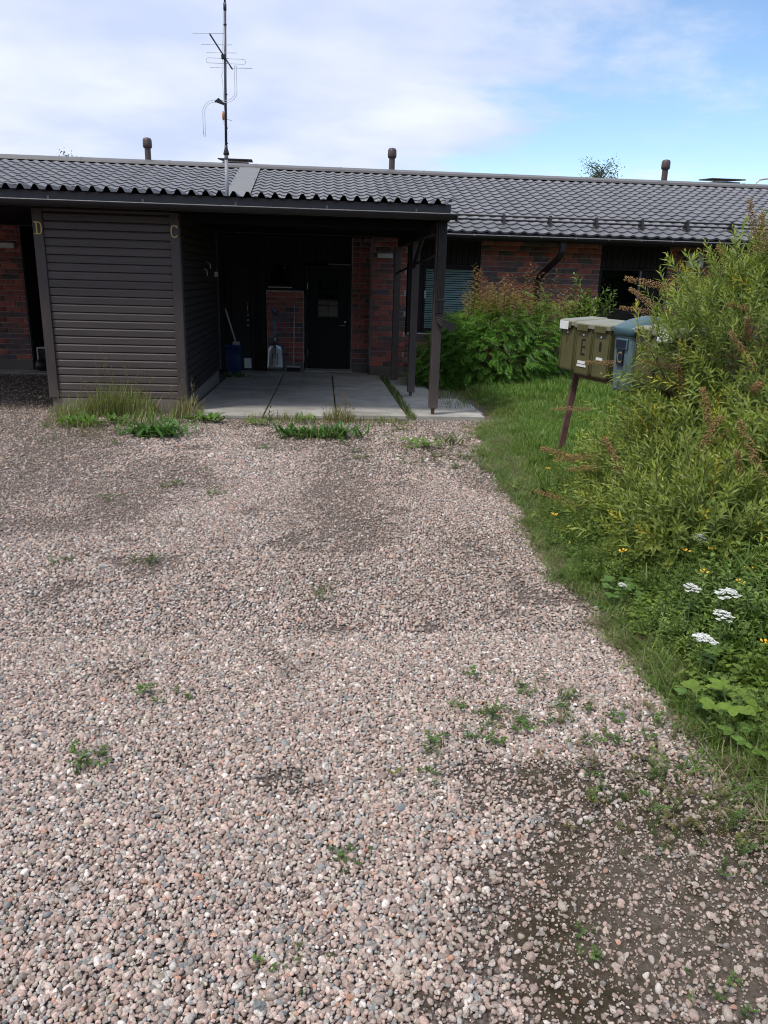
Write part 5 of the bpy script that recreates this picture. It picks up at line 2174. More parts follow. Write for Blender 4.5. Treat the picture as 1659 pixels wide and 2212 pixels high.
def tuft_mesh(name, n, L, w, spread, seed, lean=(0.1, 0.8), base=(1, 1, 1), dry=0.12):
    r = np.random.default_rng(seed)
    parts = []
    for i in range(n):
        az = r.uniform(0, 6.283)
        V, F = blade_np(L * r.uniform(0.5, 1.15), w * r.uniform(.7, 1.2), r.uniform(*lean), az, r)
        d = spread * math.sqrt(r.random())
        a2 = r.uniform(0, 6.283)
        V = V + np.array([d * math.cos(a2), d * math.sin(a2), 0])
        c = np.array(base) * r.uniform(.75, 1.25)
        if r.random() < dry:
            c = c * np.array([1.7, 1.3, 1.5])
        parts.append((V, F, np.tile(c, (8, 1))))
    V, F, C = join_np(parts)
    return np_mesh(name, V, F, 'blade_inst', C)


def rand_rot(n, tilt=0.12):
    return np.stack([rng.normal(0, tilt, n), rng.normal(0, tilt, n), rng.uniform(0, 6.283, n)], 1)


lawn_tufts = [tuft_mesh('lawn_tuft%d' % k, 16, 0.13, 0.0066, 0.05, 100 + k) for k in range(5)]
dry_tufts = [tuft_mesh('dry_tuft%d' % k, 18, 0.075, 0.0032, 0.05, 120 + k, (0.5, 1.8), (1.0, 1.0, 1.0), 0.0) for k in range(3)]


def grass():
    n = 21000
    y = rng.uniform(4.0, 14.9, n)
    x = edge_x(y) - 0.05 + rng.random(n) ** 1.15 * np.interp(y, [4, 6, 13, 15], [1.6, 2.4, 4.2, 5.0])
    d = x - edge_x(y)
    keep = rng.random(n) < np.clip(d / 0.35 + 0.12, 0, 1)
    keep &= ~((y > 10.1) & (x < 2.30))
    # behind the big shrub nothing shows
    keep &= ~((x > 3.6) & (y < 8.5))
    x, y, d = x[keep], y[keep], d[keep]
    n = len(x)
    z = lawn_z(x, y)
    h = 0.42 + 0.75 * fbm(x, y, 1.1, 31) + 0.55 * vnoise(x, y, 0.22, 32) ** 2 + 0.55 * np.clip((y - 10.5) / 2, 0, 1) * np.clip(d, 0, 1)
    h *= np.clip(0.35 + d / 0.7, 0.35, 1.0)
    col = np.array([0.125, 0.225, 0.038]) * rng.uniform(0.75, 1.2, (n, 1))
    dry = (np.clip(1.0 - d / 0.55, 0, 1) * 0.75 + 0.9 * np.clip(fbm(x, y, 0.8, 41) - 0.52, 0, 1))[:, None] * rng.random((n, 1))
    col = col * (1 - dry) + np.array([0.25, 0.23, 0.11]) * dry
    scatter('lawn_grass', np.stack([x, y, z], 1), rand_rot(n), np.stack([np.ones(n), np.ones(n), np.ones(n)], 1) * h[:, None] * rng.uniform(.8, 1.25, (n, 1)),
            rng.integers(0, 5, n), col, lawn_tufts, 'stuff', 'green lawn grass around the mailbox post', 'grass')
    # straw-coloured fringe where gravel meets green
    n = 5200
    y = rng.uniform(0.8, 10.0, n) ** 1.0
    x = edge_x(y) + rng.normal(0.05, 0.07, n) * np.interp(y, [0.8, 2.3, 2.7, 6, 10], [2.6, 2.2, 1.0, 1.0, 2.2])
    keep = rng.random(n) < 0.45 + 0.5 * vnoise(y, x, 0.35, 77)
    x, y = x[keep], y[keep]
    n = len(x)
    col = np.array([0.27, 0.235, 0.14]) * rng.uniform(.55, 1.2, (n, 1))
    g = rng.random((n, 1)) < 0.72
    col = np.where(g, np.array([0.125, 0.20, 0.042]) * rng.uniform(.7, 1.3, (n, 1)), col)
    scatter('verge_straw', np.stack([x, y, lawn_z(x, y) + 0.004], 1), rand_rot(n, .2), np.ones((n, 3)) * rng.uniform(.6, 1.3, (n, 1)),
            rng.integers(0, 3, n), col, dry_tufts, 'stuff', 'dry straw grass along the gravel edge', 'grass')


grass()


def herb_mesh(name, kind, seed):
    r = np.random.default_rng(seed)
    parts = []
    if kind == 'fine':            # bedstraw-like: many thin stems with whorls of narrow leaves
        for s in range(5):
            az, ln, lean = r.uniform(0, 6.283), r.uniform(.14, .3), r.uniform(.1, .5)
            tip = np.array([math.cos(az) * lean * ln, math.sin(az) * lean * ln, ln])
            parts.append(stem_np((0, 0, 0), tip, 0.0012, (0.8, 0.9, 0.8)))
            for i in range(8):
                f = 0.15 + 0.85 * i / 7
                for q in range(4):
                    a = q * 1.571 + i * 0.7
                    d = np.array([math.cos(a), math.sin(a), 0.5])
                    V, F = leaf_np(0.032 * (1.15 - .4 * f), 0.0055, 0.1, 0.1)
                    V = V @ frames(d[None], np.array([[0, 0, 1.0]]))[0].T + tip * f
                    parts.append((V, F, np.tile(np.ones(3) * r.uniform(.8, 1.2) * (0.9 + 0.3 * f), (5, 1))))
    elif kind == 'broad':         # ground elder / vetch like: stems with ovate leaflets
        for s in range(4):
            az, ln = r.uniform(0, 6.283), r.uniform(.10, .22)
            tip = np.array([math.cos(az) * .45 * ln, math.sin(az) * .45 * ln, ln])
            parts.append(stem_np((0, 0, 0), tip, 0.0014, (0.9, 0.9, 0.8)))
            for q in range(5):
                a = az + (q - 2) * 0.75
                d = np.array([math.cos(a), math.sin(a), 0.12])
                V, F = leaf_np(0.062 * r.uniform(.7, 1.1), 0.034, 0.12, 0.16, 0.5)
                V = V @ frames(d[None], np.array([[0, 0, 1.0]]) + r.normal(0, .15, (1, 3)))[0].T + tip * (1 - 0.12 * abs(q - 2))
                parts.append((V, F, np.tile(np.ones(3) * r.uniform(.85, 1.25), (5, 1))))
    else:                         # leafy upright stem
        ln = r.uniform(.18, .32)
        parts.append(stem_np((0, 0, 0), (0.02, 0.01, ln), 0.0018, (0.9, 0.9, 0.8)))
        for i in range(16):
            f = 0.1 + 0.9 * i / 15
            a = i * 2.4
            d = np.array([math.cos(a), math.sin(a), 0.55])
            V, F = leaf_np(0.055 * (1.1 - .5 * f), 0.016, 0.15, 0.15)
            V = V @ frames(d[None], np.array([[0, 0, 1.0]]))[0].T + np.array([0.02 * f, 0.01 * f, ln * f])
            parts.append((V, F, np.tile(np.ones(3) * r.uniform(.8, 1.2) * (0.85 + .4 * f), (5, 1))))
    V, F, C = join_np(parts)
    return np_mesh(name, V, F, 'leaf_inst', C)


herbs = [herb_mesh('herb0', 'fine', 1), herb_mesh('herb1', 'fine', 2), herb_mesh('herb2', 'broad', 3), herb_mesh('herb3', 'broad', 4), herb_mesh('herb4', 'tall', 5), herb_mesh('herb5', 'tall', 6)]


def undergrowth():
    n = 7600
    y = rng.uniform(1.3, 6.2, n)
    x = edge_x(y) + 0.0 + rng.random(n) ** 1.25 * 1.7
    d = x - edge_x(y)
    keep = (rng.random(n) < np.clip(d / 0.14, 0.05, 1) * np.clip((y - 1.75) / 0.5, 0.06, 1)) & (rng.random(n) < np.clip((6.4 - y) / 1.4, 0, 1))
    x, y, d = x[keep], y[keep], d[keep]
    n = len(x)
    h = np.clip(0.42 + d * 1.1, 0.42, 1.45) * rng.uniform(.75, 1.25, n)
    q = vnoise(x, y, 0.28, 15)
    idx = np.where(q < 0.40, rng.integers(0, 2, n), np.where(q < 0.62, rng.integers(2, 4, n), rng.integers(4, 6, n)))
    mixm = rng.random(n) < 0.3
    idx = np.where(mixm, rng.integers(0, 6, n), idx)
    col = np.array([0.115, 0.180, 0.045]) * rng.uniform(.6, 1.35, (n, 1)) * (1 + np.array([0.35, 0.15, 0.0]) * vnoise(x, y, 0.4, 19)[:, None])
    col[(idx >= 2) & (idx < 4)] *= np.array([1.15, 1.15, 1.0])
    scatter('undergrowth', np.stack([x, y, lawn_z(x, y)], 1), rand_rot(n, .15), np.ones((n, 3)) * h[:, None], idx, col, herbs, 'stuff',
            'tangled low green herbs below the big shrub', 'undergrowth')
    # grass blades growing through it
    n = 3400
    y = rng.uniform(1.3, 6.0, n)
    x = edge_x(y) + 0.1 + rng.random(n) * 1.5
    col = np.array([0.085, 0.15, 0.03]) * rng.uniform(.7, 1.3, (n, 1))
    scatter('verge_grass', np.stack([x, y, lawn_z(x, y)], 1), rand_rot(n, .15), np.ones((n, 3)) * (rng.uniform(.7, 1.5, (n, 1)) * np.where(rng.random((n, 1)) < 0.25, 1.8, 1.0) * np.clip(0.5 + (x - edge_x(y)) * 1.0, .5, 1.3)[:, None]),
            rng.integers(0, 5, n), col, lawn_tufts, 'stuff', 'grass growing through the herbs on the verge', 'grass')


undergrowth()


def umbel_plant(x, y, h, r, label, lean=(0, 0)):
    z0 = float(lawn_z(np.array(x), np.array(y)))
    t = thing('white_umbel_plant', (x, y, z0), label, 'flower', 'white flat-topped flowers on the verge')
    top = Vector((x + lean[0], y + lean[1], z0 + h))
    m = MB()
    m.tube([(x, y, z0 - 0.02), (x + lean[0] * .4, y + lean[1] * .4, z0 + h * .5), top], 0.0032, 6, 0.002)
    P = []
    tx, ty = random.uniform(-.35, .35), random.uniform(.0, .45)
    for k in range(15):
        a = k * 2.4
        q = r * math.sqrt((k + 0.5) / 15)
        c = top + Vector((q * math.cos(a), q * math.sin(a), 0.020 + 0.50 * r * (1 - (q / r) ** 2) + q * (tx * math.cos(a) + ty * math.sin(a)) + random.uniform(-.004, .004)))
        m.tube([top, top.lerp(c, .6) + Vector((0, 0, -.004)), c - Vector((0, 0, .004))], 0.0011, 4)
        for j in range(11):
            b = j * 2.4 + k
            qq = 0.0125 * math.sqrt((j + 0.3) / 11) * (r / 0.045)
            P.append(c + Vector((qq * math.cos(b), qq * math.sin(b), random.uniform(0, .005))))
    m.build('stem', 'green_stem', t)
    f = MB()
    for p in P:
        s = random.uniform(.0038, .0056) * (r / 0.045)
        a0 = random.random() * 6
        ring = [p + Vector((s * math.cos(a0 + 1.2566 * i), s * math.sin(a0 + 1.2566 * i), random.uniform(-.001, .001))) for i in range(5)]
        f.add(ring + [p + Vector((0, 0, -.003))], [(0, 1, 2, 3, 4), (1, 0, 5), (2, 1, 5), (3, 2, 5), (4, 3, 5), (0, 4, 5)])
    f.build('umbel', 'petal', t)
    parts = []
    for k in range(3):
        a = random.random() * 6.28
        pr = frond_proto(9, 0.13, 0.05, 0.024, 60 + k)
        zz = h * (0.15 + 0.25 * k)
        parts.append(bake(pr, frames(np.array([[math.cos(a), math.sin(a), .35]]), np.array([[0, 0, 1.0]])), np.array([[x + lean[0] * zz / h, y + lean[1] * zz / h, z0 + zz]]), np.ones(1), np.array([[0.09, 0.165, 0.035]])))
    put('leaves', parts, 'leaf', t)


def at_lawn(u):
    return u


umbel_plant(1.84, 3.14, 0.27, 0.050, 'largest white umbel flower, upper right of the four in the verge', (0.01, -0.02))
umbel_plant(1.74, 3.22, 0.27, 0.036, 'white umbel flower left of the largest one in the verge', (-.01, 0))
umbel_plant(1.73, 2.92, 0.26, 0.039, 'white umbel flower just below the largest one', (0.0, 0))
umbel_plant(1.57, 2.76, 0.25, 0.044, 'lowest white umbel flower, over the bright pointed leaves', (-0.01, -.02))
umbel_plant(2.08, 3.87, 0.28, 0.040, 'highest white umbel flower, at the foot of the big shrub', (0, 0))
umbel_plant(1.55, 3.58, 0.17, 0.020, 'tiny white flower head low beside the gravel edge', (0, 0))


def serrated_leaf(L, W, n=9):
    """broad toothed leaflet as a fan of quads"""
    V, F = [(0, 0, 0)], []
    mid = [(0, L * k / n, -0.10 * L * (k / n) ** 2) for k in range(n + 1)]
    V = [list(p) for p in mid]
    for sd in (-1, 1):
        b = len(V)
        for k in range(n + 1):
            f = k / n
            w = W / 2 * math.sin(math.pi * min(1, f * 0.93 + 0.04)) ** 0.75
            w *= 1.0 if k % 2 else 0.9
            V.append([sd * w, L * f - (0.012 * L if k % 2 == 0 else -0.02 * L), -0.10 * L * f * f + 0.10 * w])
        for k in range(n):
            F.append((k, k + 1, b + k + 1, b + k) if sd < 0 else (k, b + k, b + k + 1, k + 1))
    return np.array(V), np.array(F)


def strawberry(x, y, n, size, h, label, tone):
    z0 = float(lawn_z(np.array(x), np.array(y)))
    t = thing('strawberry_plant', (x, y, z0), label, 'plant', 'bright trifoliate plants on the verge')
    V0, F0 = serrated_leaf(size, size * 0.56)
    st_ = MB()
    for k in range(n):
        a = k * 2.4 + random.uniform(-.3, .3)
        q = 0.13 * math.sqrt((k + .5) / n) * (size / .06)
        c = np.array([x + q * math.cos(a), y + q * math.sin(a) * .8, z0 + h * random.uniform(.65, 1.1)])
        st_.tube([(x, y, z0), (x + q * .5 * math.cos(a), y + q * .4 * math.sin(a), z0 + h * .6), tuple(c)], 0.0016, 5)
        parts = []
        for j in (-1, 0, 1):
            b = a + j * 1.15
            d = np.array([math.cos(b), math.sin(b), 0.10])
            parts.append(bake((V0, F0, np.ones((len(V0), 3))), frames(d[None], np.array([[-.15, -.35, 1.0]]) + rng.normal(0, .12, (1, 3))), c[None], np.array([random.uniform(.8, 1.1)]),
                              np.array([tone]) * random.uniform(.85, 1.2)))
        put('leaf', parts, 'leaf', t)
    st_.build('stalks', 'green_stem', t)


strawberry(1.57, 2.48, 10, 0.066, 0.17, 'bright yellow-green plant with big pointed leaves under the lowest umbel', (0.16, 0.245, 0.035))
strawberry(1.58, 2.30, 11, 0.050, 0.11, 'wild strawberry plant with toothed leaves at the verge edge', (0.115, 0.205, 0.04))
strawberry(1.50, 2.62, 4, 0.040, 0.09, 'small three-leaved plant beside the gravel edge', (0.10, 0.185, 0.04))
strawberry(1.60, 3.72, 9, 0.05, 0.15, 'green trifoliate plant in the middle of the verge', (0.095, 0.175, 0.04))


def yellow_flower(x, y, h, n, label):
    z0 = float(lawn_z(np.array(x), np.array(y)))
    t = thing('yellow_flower', (x, y, z0), label, 'flower', 'small yellow flowers dotted over the verge')
    m, f = MB(), MB()
    top = Vector((x + random.uniform(-.03, .03), y, z0 + h))
    m.tube([(x, y, z0 - 0.01), tuple(top)], 0.0016, 5)
    m.build('stem', 'green_stem', t)
    for k in range(n):
        a = k * 6.283 / n
        c = top + Vector((0.009 * math.cos(a), 0.009 * math.sin(a), random.uniform(-.003, .006)))
        d = Vector((math.cos(a), math.sin(a), 0.5)).normalized()
        s = Vector((-math.sin(a), math.cos(a), 0))
        f.add([c, c + d * .010 + s * .007, c + d * .018, c + d * .010 - s * .007, c + d * .009 + Vector((0, 0, .006))], [(0, 1, 4), (1, 2, 4), (2, 3, 4), (3, 0, 4), (0, 3, 2, 1)])
    f.build('petals', 'yellow', t)


YL = [(1.95, 4.25, 0.29, 'yellow flower high under the drooping shrub branch'), (1.67, 3.85, 0.27, 'yellow flower in the dark grass left of the white umbel'),
      (1.94, 3.75, 0.28, 'yellow flower just left of the highest white umbel'), (2.10, 3.75, 0.28, 'yellow flower just right of the highest white umbel'),
      (1.88, 3.45, 0.27, 'yellow flower among pale buds above the largest umbel'), (2.13, 3.47, 0.27, 'yellow flower at the far right of the verge'),
      (2.04, 3.30, 0.27, 'largest yellow flower cluster near the right edge'), (1.79, 2.70, 0.26, 'yellow flower beside the lowest umbel at the right edge'),
      (2.5, 7.0, 0.20, 'dandelion-yellow flower on the lawn right of the mailbox post'), (2.46, 6.85, 0.17, 'yellow lawn flower just below the other by the post'),
      (2.28, 6.6, 0.16, 'yellow lawn flower against the foot of the mailbox post'), (1.98, 6.5, 0.13, 'lone yellow lawn flower left of the mailbox post'),
      (1.58, 4.86, 0.2, 'yellow flower near the gravel edge below the shrub tip')]
for x, y, h, lb in YL:
    yellow_flower(x, y, h, random.choice((5, 6, 7)), lb)


# ------------------------------------------------------------------ weeds on the gravel
def rosette(name, x, y, n, L, W, label, cat, col, group, rise=0.45, sers=True, gzf=None):
    z0 = float(ground_z(np.array(x), np.array(y))) + 0.008
    t = thing(name, (x, y, z0), label, cat, group)
    parts = []
    n = int(n * 2.6)
    L0, L = L, L * 0.85
    V0, F0 = serrated_leaf(1.0, W / L0 * 0.95, 7 if sers else 4)
    for k in range(n):
        a = k * 2.4 + random.uniform(-.3, .3)
        el = rise * random.uniform(.5, 2.4)
        d = np.array([math.cos(a), math.sin(a), el])
        off = np.array([random.gauss(0, L0 * .62), random.gauss(0, L0 * .4), random.uniform(0, .05)])
        parts.append(bake((V0 * np.array([1, 1, 1.6]), F0, np.ones((len(V0), 3))), frames(d[None], np.array([[0, 0, 1.0]]) + rng.normal(0, .2, (1, 3))),
                          np.array([[x, y, z0]]) + off, np.array([L * random.uniform(.6, 1.15)]), np.array([col]) * random.uniform(.75, 1.25)))
    put('leaves', parts, 'leaf', t)
    return t


GW = 'leafy weeds growing at the edge of the gravel'
G1, G2, G3 = (0.115, 0.21, 0.045), (0.15, 0.24, 0.055), (0.075, 0.17, 0.04)
rosette('dandelion_plant', -2.90, 9.35, 24, 0.20, 0.05, 'dandelion clump at the left corner of the shed plinth', 'weed', G1, GW)
rosette('dandelion_plant', -2.50, 9.55, 18, 0.18, 0.05, 'dandelion clump below the tall grass at the shed', 'weed', G1, GW)
rosette('dandelion_plant', -2.05, 8.75, 26, 0.19, 0.05, 'flat leafy weed on the gravel nearest the camera before the shed', 'weed', G3, GW, .35)
rosette('dandelion_plant', -1.76, 8.62, 30, 0.24, 0.06, 'upright dark green weed before the right shed corner', 'weed', G3, GW, .8)
rosette('dandelion_plant', -1.42, 9.75, 24, 0.18, 0.05, 'spreading weed by the right shed corner at the slab', 'weed', G1, GW, .4)
rosette('lupin_plant', -0.32, 8.75, 30, 0.20, 0.045, 'wide dark green leafy clump before the slab, left half', 'weed', G3, GW, .6)
rosette('lupin_plant', 0.02, 8.80, 24, 0.19, 0.045, 'dark green leafy clump before the slab, middle', 'weed', G3, GW, .5)
rosette('lupin_plant', 0.24, 8.72, 30, 0.22, 0.035, 'dark green clump with drooping leaves before the slab, right half', 'weed', G3, GW, .9)
rosette('lupin_plant', -0.20, 9.75, 13, 0.16, 0.03, 'single star-shaped lupin standing at the slab edge', 'weed', G2, GW, .9, False)
rosette('dandelion_plant', -0.78, 9.55, 14, 0.15, 0.03, 'light green low weed left of the lupin', 'weed', G2, GW, .3)
rosette('dandelion_plant', 1.12, 8.15, 22, 0.17, 0.035, 'low green weed on the gravel towards the lawn', 'weed', G2, GW, .35)
rosette('dock_plant', 1.40, 8.3, 9, 0.15, 0.04, 'upright brownish dock between gravel and lawn', 'weed', (0.11, 0.14, 0.05), GW, .9)
rosette('fern_weed', -1.62, 14.75, 16, 0.16, 0.05, 'green weed at the foot of the blue tub', 'weed', G1, GW, .8)


tall_more = [(-3.3, -2.6, 9.0, 9.7, 170, 0.08, 0.20, 'short grass on the gravel before the left shed corner', (0.17, 0.22, 0.07)),
             (-2.4, -1.7, 9.0, 9.9, 260, 0.10, 0.26, 'green grass between the weeds before the shed', (0.14, 0.22, 0.06)),
             (-0.35, 0.3, 8.55, 9.0, 200, 0.08, 0.20, 'grass growing through the leafy clump before the slab', (0.12, 0.20, 0.05))]


def thistle():
    x, y = -0.62, 9.0
    z0 = float(ground_z(np.array(x), np.array(y)))
    t = thing('thistle_plant', (x, y, z0), 'thin upright thistle standing alone on the gravel', 'weed', GW)
    pr = shoot_proto(18, 0.36, 0.075, 0.02, 71, ang=62, grad=False)
    put('leaves', [bake(pr, frames(np.array([[0.05, 0, 1.0]]), np.array([[0, 1, 0.0]])), np.array([[x, y, z0]]), np.ones(1), np.array([[0.06, 0.11, 0.04]]))], 'leaf', t)


thistle()


def tall_grass(x0, x1, y0, y1, n, hmin, hmax, label, seeds=True, col=(0.20, 0.25, 0.075)):
    xc, yc = 0.5 * (x0 + x1), 0.5 * (y0 + y1)
    z0 = gz(yc)
    t = thing('tall_grass', (xc, yc, z0), label, 'grass', 'uncut grass clumps')
    parts, stalk = [], []
    r = np.random.default_rng(int(abs(xc) * 100) + n)
    for i in range(n):
        x, y = r.uniform(x0, x1), r.uniform(y0, y1)
        u = (x - x0) / (x1 - x0)
        hh = r.uniform(hmin, hmax) * (0.6 + 0.5 * math.sin(math.pi * u))
        V, F = blade_np(hh, r.uniform(.005, .009), r.uniform(.05, .75), r.uniform(0, 6.283), r)
        c = np.array(col) * r.uniform(.65, 1.25)
        if r.random() < 0.22:
            c = np.array([0.34, 0.29, 0.15]) * r.uniform(.7, 1.2)
        parts.append((V + np.array([x, y, float(ground_z(np.array(x), np.array(y)))]), F, np.tile(c, (8, 1))))
        if seeds and r.random() < 0.10:
            ln = hh * r.uniform(1.3, 1.9)
            az = r.uniform(0, 6.283)
            tip = np.array([x + math.cos(az) * .12 * ln, y + math.sin(az) * .12 * ln, z0 + ln])
            parts.append(stem_np((x, y, z0), tip, 0.0014, (0.20, 0.16, 0.09)))
            for k in range(14):
                f = 0.78 + 0.22 * k / 13
                a = r.uniform(0, 6.283)
                d = np.array([math.cos(a), math.sin(a), 1.2])
                V, F = leaf_np(0.028, 0.004)
                V = V @ frames(d[None], unit(1))[0].T + np.array([x, y, z0]) * (1 - f) + tip * f
                parts.append((V, F, np.tile(np.array([0.20, 0.15, 0.09]), (5, 1))))
    put('blades', parts, 'leaf', t)


tall_grass(-3.05, -2.15, 9.95, 10.34, 620, 0.20, 0.48, 'tall seeding grass against the shed front')
tall_grass(-3.35, -2.9, 9.5, 10.2, 200, 0.12, 0.30, 'shorter grass at the left end of the shed plinth')
tall_grass(-1.95, -1.55, 9.85, 10.3, 240, 0.12, 0.32, 'dry grass clump at the right shed corner', True, (0.26, 0.25, 0.11))
tall_grass(0.02, 0.42, 9.75, 10.1, 260, 0.08, 0.24, 'dry grass tuft at the slab edge near the middle joint', True, (0.24, 0.24, 0.10))
tall_grass(-1.0, 0.0, 9.75, 10.08, 260, 0.05, 0.14, 'low grass strip along the left slab edge', False)
tall_grass(0.4, 1.15, 9.7, 10.05, 200, 0.04, 0.11, 'low grass strip along the right slab edge', False)
tall_grass(1.145, 1.255, 10.05, 15.3, 620, 0.05, 0.15, 'strip of grass growing between the slabs and the side path', False, (0.085, 0.165, 0.03))
tall_grass(1.36, 1.5, 15.0, 15.6, 90, 0.06, 0.16, 'grass at the foot of the rear carport post', False, (0.1, 0.15, 0.04))
tall_grass(1.8, 2.3, 10.9, 13.2, 300, 0.06, 0.18, 'grass creeping over the side path from the lawn', False, (0.085, 0.165, 0.03))


for q in tall_more:
    tall_grass(*q[:7], q[7], False, q[8])


def small_tufts():
    """scraps of moss, clover and grass sprinkled over the gravel"""
    spots = [(0.71, 2.97), (0.85, 2.82), (1.01, 2.74), (0.54, 2.68), (0.68, 2.6), (0.75, 2.52), (0.99, 2.58), (1.12, 2.39), (0.6, 2.48), (0.37, 2.23), (0.96, 2.24), (1.16, 2.19),
             (1.28, 2.24), (0.41, 2.39), (-0.8, 2.39), (-0.64, 2.83), (-0.06, 1.5), (0.02, 3.89), (0.39, 7.56), (-0.86, 6.1), (-1.59, 5.92), (-1.1, 6.97), (0.37, 7.9), (-1.27, 6.34),
             (-0.61, 8.03), (0.96, 9.24), (0.86, 7.35), (-1.54, 4.47), (-1.07, 4.43), (0.08, 1.87), (1.25, 2.0), (1.3, 2.5), (1.15, 2.6), (1.2, 1.75), (1.02, 1.85), (0.7, 1.5), (0.95, 1.35), (1.35, 1.7),
             (0.3, 8.3), (0.7, 8.9), (1.3, 7.2), (1.45, 7.6), (1.2, 7.7), (1.5, 8.6), (1.6, 9.1), (-3.2, 7.2), (-3.0, 6.9), (-2.9, 8.3), (-2.2, 8.2)]
    P, S, C = [], [], []
    for x, y in spots:
        k = random.randint(7, 15)
        for _ in range(k):
            P.append((x + random.gauss(0, .045), y + random.gauss(0, .04)))
            S.append(random.uniform(.14, .34) * (0.6 if y < 2.3 else 1.0))
            C.append(np.array([0.085, 0.15, 0.035]) * random.uniform(.7, 1.25))
    for x, y, rad, k in [(1.2, 2.1, .22, 90), (1.35, 1.9, .2, 70), (1.0, 2.5, .25, 50), (1.4, 7.6, .35, 160), (1.2, 8.6, .4, 120), (0.95, 9.4, .3, 60), (-2.6, 9.0, .5, 160), (-1.7, 9.2, .4, 90), (-3.3, 7.1, .5, 60), (0.0, 9.5, .6, 110)]:
        for _ in range(k):
            P.append((x + random.gauss(0, rad), y + random.gauss(0, rad * .6)))
            S.append(random.uniform(.12, .34))
            C.append(np.array(random.choice([(0.085, 0.15, 0.035), (0.15, 0.15, 0.05), (0.17, 0.145, 0.07)])) * random.uniform(.7, 1.2))
    P = np.array(P)
    n = len(P)
    z = ground_z(P[:, 0], P[:, 1])
    idx = rng.integers(0, 5, n)
    protos = lawn_tufts[:2] + [herbs[2], herbs[3], herbs[0]]
    S = np.array(S)[:, None] * np.ones((n, 3))
    scatter('gravel_weeds', np.stack([P[:, 0], P[:, 1], z + 0.004], 1), rand_rot(n, .2), S, idx, np.array(C), protos, 'stuff', 'small green weeds dotted over the gravel', 'weeds')


small_tufts()


# ================================================================== GRAVEL
def pebble_mesh(k):
    import bmesh
    bm = bmesh.new()
    chip = k % 5 in (1, 3)
    bmesh.ops.create_icosphere(bm, subdivisions=2 if chip else 3, radius=1.0)
    r = np.random.default_rng(200 + k)
    dirs = r.normal(size=(5, 3))
    dirs /= np.linalg.norm(dirs, axis=1, keepdims=True)
    amp = r.uniform(0.3, 0.75, 5) if chip else r.uniform(0.12, 0.42, 5)
    ax = np.array([r.uniform(0.95, 1.3), r.uniform(0.75, 1.0), r.uniform(0.55, 0.85)])
    for v in bm.verts:
        p = np.array(v.co)
        s = 1.0
        for d, a in zip(dirs, amp):
            t = p @ d
            if t > 0.40:
                s -= a * (t - 0.40) * 1.35
            s += 0.05 * a * math.sin(5 * t + k)
        v.co = Vector(p * s * ax)
    me = bpy.data.meshes.new('pebble')
    bm.to_mesh(me)
    bm.free()
    me.polygons.foreach_set('use_smooth', [not chip] * len(me.polygons))
    me.materials.append(M['pebble'])
    return me


PEB = [pebble_mesh(k) for k in range(14)]
PCOL = np.array([(0.42, 0.315, 0.27), (0.47, 0.365, 0.315), (0.36, 0.28, 0.245), (0.52, 0.445, 0.39), (0.335, 0.285, 0.25), (0.45, 0.33, 0.28), (0.40, 0.365, 0.335), (0.60, 0.555, 0.51),
                 (0.30, 0.295, 0.28), (0.22, 0.235, 0.235), (0.15, 0.17, 0.18), (0.44, 0.25, 0.175), (0.27, 0.205, 0.175), (0.42, 0.375, 0.30)])
PW = np.array([13, 12, 12, 11, 11, 11, 9, 8, 6, 3, 1.6, 1.6, 10, 6], float)
PW /= PW.sum()


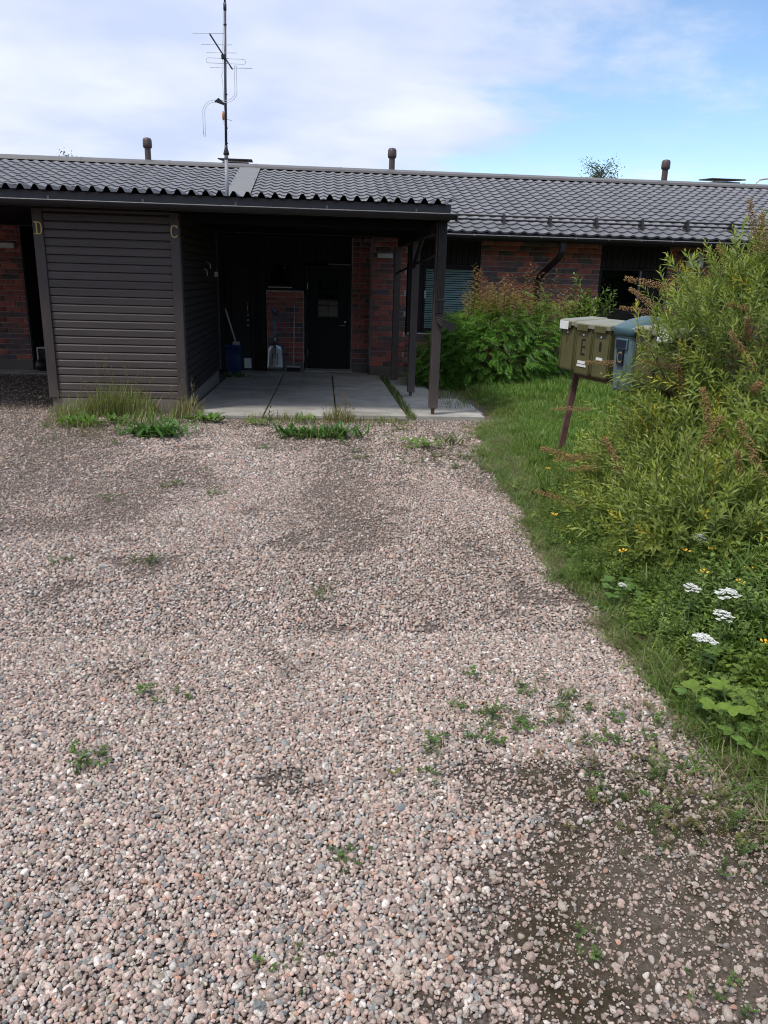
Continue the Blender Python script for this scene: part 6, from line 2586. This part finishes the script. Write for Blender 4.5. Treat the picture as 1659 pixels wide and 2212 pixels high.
def layer(y0, y1, s, jit, zoff, smin, smax, thin=1.0):
    ys = np.arange(y0, y1, s * 0.87)
    P = []
    for k, y in enumerate(ys):
        xl, xr = -0.46 * y - 1.75, min(float(edge_x(y)) + 0.12, 0.62 * y + 1.0)
        xs = np.arange(xl, xr, s) + (0.5 * s if k % 2 else 0)
        P.append(np.stack([xs, np.full(len(xs), y)], 1))
    P = np.concatenate(P)
    P += rng.normal(0, jit * s, P.shape)
    x, y = P[:, 0], P[:, 1]
    m = dirt_mask(x, y)
    d = edge_x(y) - x
    keep = (rng.random(len(x)) < (1 - 0.80 * m) * thin) & (rng.random(len(x)) < np.clip(d / 0.16 + 0.35, 0, 1))
    keep &= ~((y > 9.95) & (x > -1.85) & (x < 1.16)) & ~((y > 10.3) & (x > -3.6)) & ~((y > 10.15) & (x > 1.2))
    x, y, m = x[keep], y[keep], m[keep]
    n = len(x)
    r = s * np.exp(rng.normal(math.log(0.54), 0.26, n))
    r *= np.where(rng.random(n) < 0.008, 1.6, 1.0)
    r *= np.where((m > 0.35), rng.choice([0.35, 0.5, 0.75, 1.0, 1.15], n), 1.0)
    z = ground_z(x, y) + np.where(y < 3, m * 0.006, 0) + zoff * s * (1 - 0.6 * m) + rng.uniform(-0.22, 0.25, n) * r - m * r * 0.15 + 0.004
    return x, y, z, r, m


def gravel():
    L = [layer(0.65, 3.4, 0.0134, 0.25, 0.34, 0, 0), layer(0.65, 3.4, 0.016, 0.26, 0.02, 0, 0),
         layer(3.4, 6.6, 0.0155, 0.25, 0.22, 0, 0), layer(6.6, 11.4, 0.0215, 0.26, 0.08, 0, 0, 0.92), layer(11.4, 14.9, 0.03, 0.28, 0.05, 0, 0, 0.6)]
    # fine grit pressed into the bare soil
    ng = 42000
    gx, gy = rng.uniform(-0.1, 1.8, ng), rng.uniform(0.85, 2.6, ng)
    gm = dirt_mask(gx, gy)
    gk = rng.random(ng) < gm * 0.55
    gx, gy, gm = gx[gk], gy[gk], gm[gk]
    gr = np.exp(rng.normal(math.log(0.0030), 0.5, len(gx)))
    L.append((gx, gy, ground_z(gx, gy) + gm * 0.006 + gr * 0.25, gr, gm))
    x, y, z, r, m = (np.concatenate([l[k] for l in L]) for k in range(5))
    n = len(x)
    ci = rng.choice(len(PCOL), n, p=PW)
    col = PCOL[ci] * rng.uniform(0.70, 1.3, (n, 1))
    dusty = (m * np.where(y > 3, 0.7, 0.4))[:, None]
    col = col * (1 - dusty) + np.array([0.26, 0.205, 0.165]) * dusty
    rot = np.stack([rng.normal(0, .35, n), rng.normal(0, .35, n), rng.uniform(0, 6.283, n)], 1)
    # a few stones stand on edge
    ed = rng.random(n) < 0.18
    rot[ed, 0] += rng.uniform(-1.2, 1.2, ed.sum())
    scatter('gravel', np.stack([x, y, z], 1), rot, r[:, None] * rng.uniform(.9, 1.1, (n, 3)), rng.integers(0, len(PEB), n), col, PEB, 'stuff',
            'rounded pinkish grey pebbles covering the yard', 'gravel')
    print('pebbles', n)


gravel()
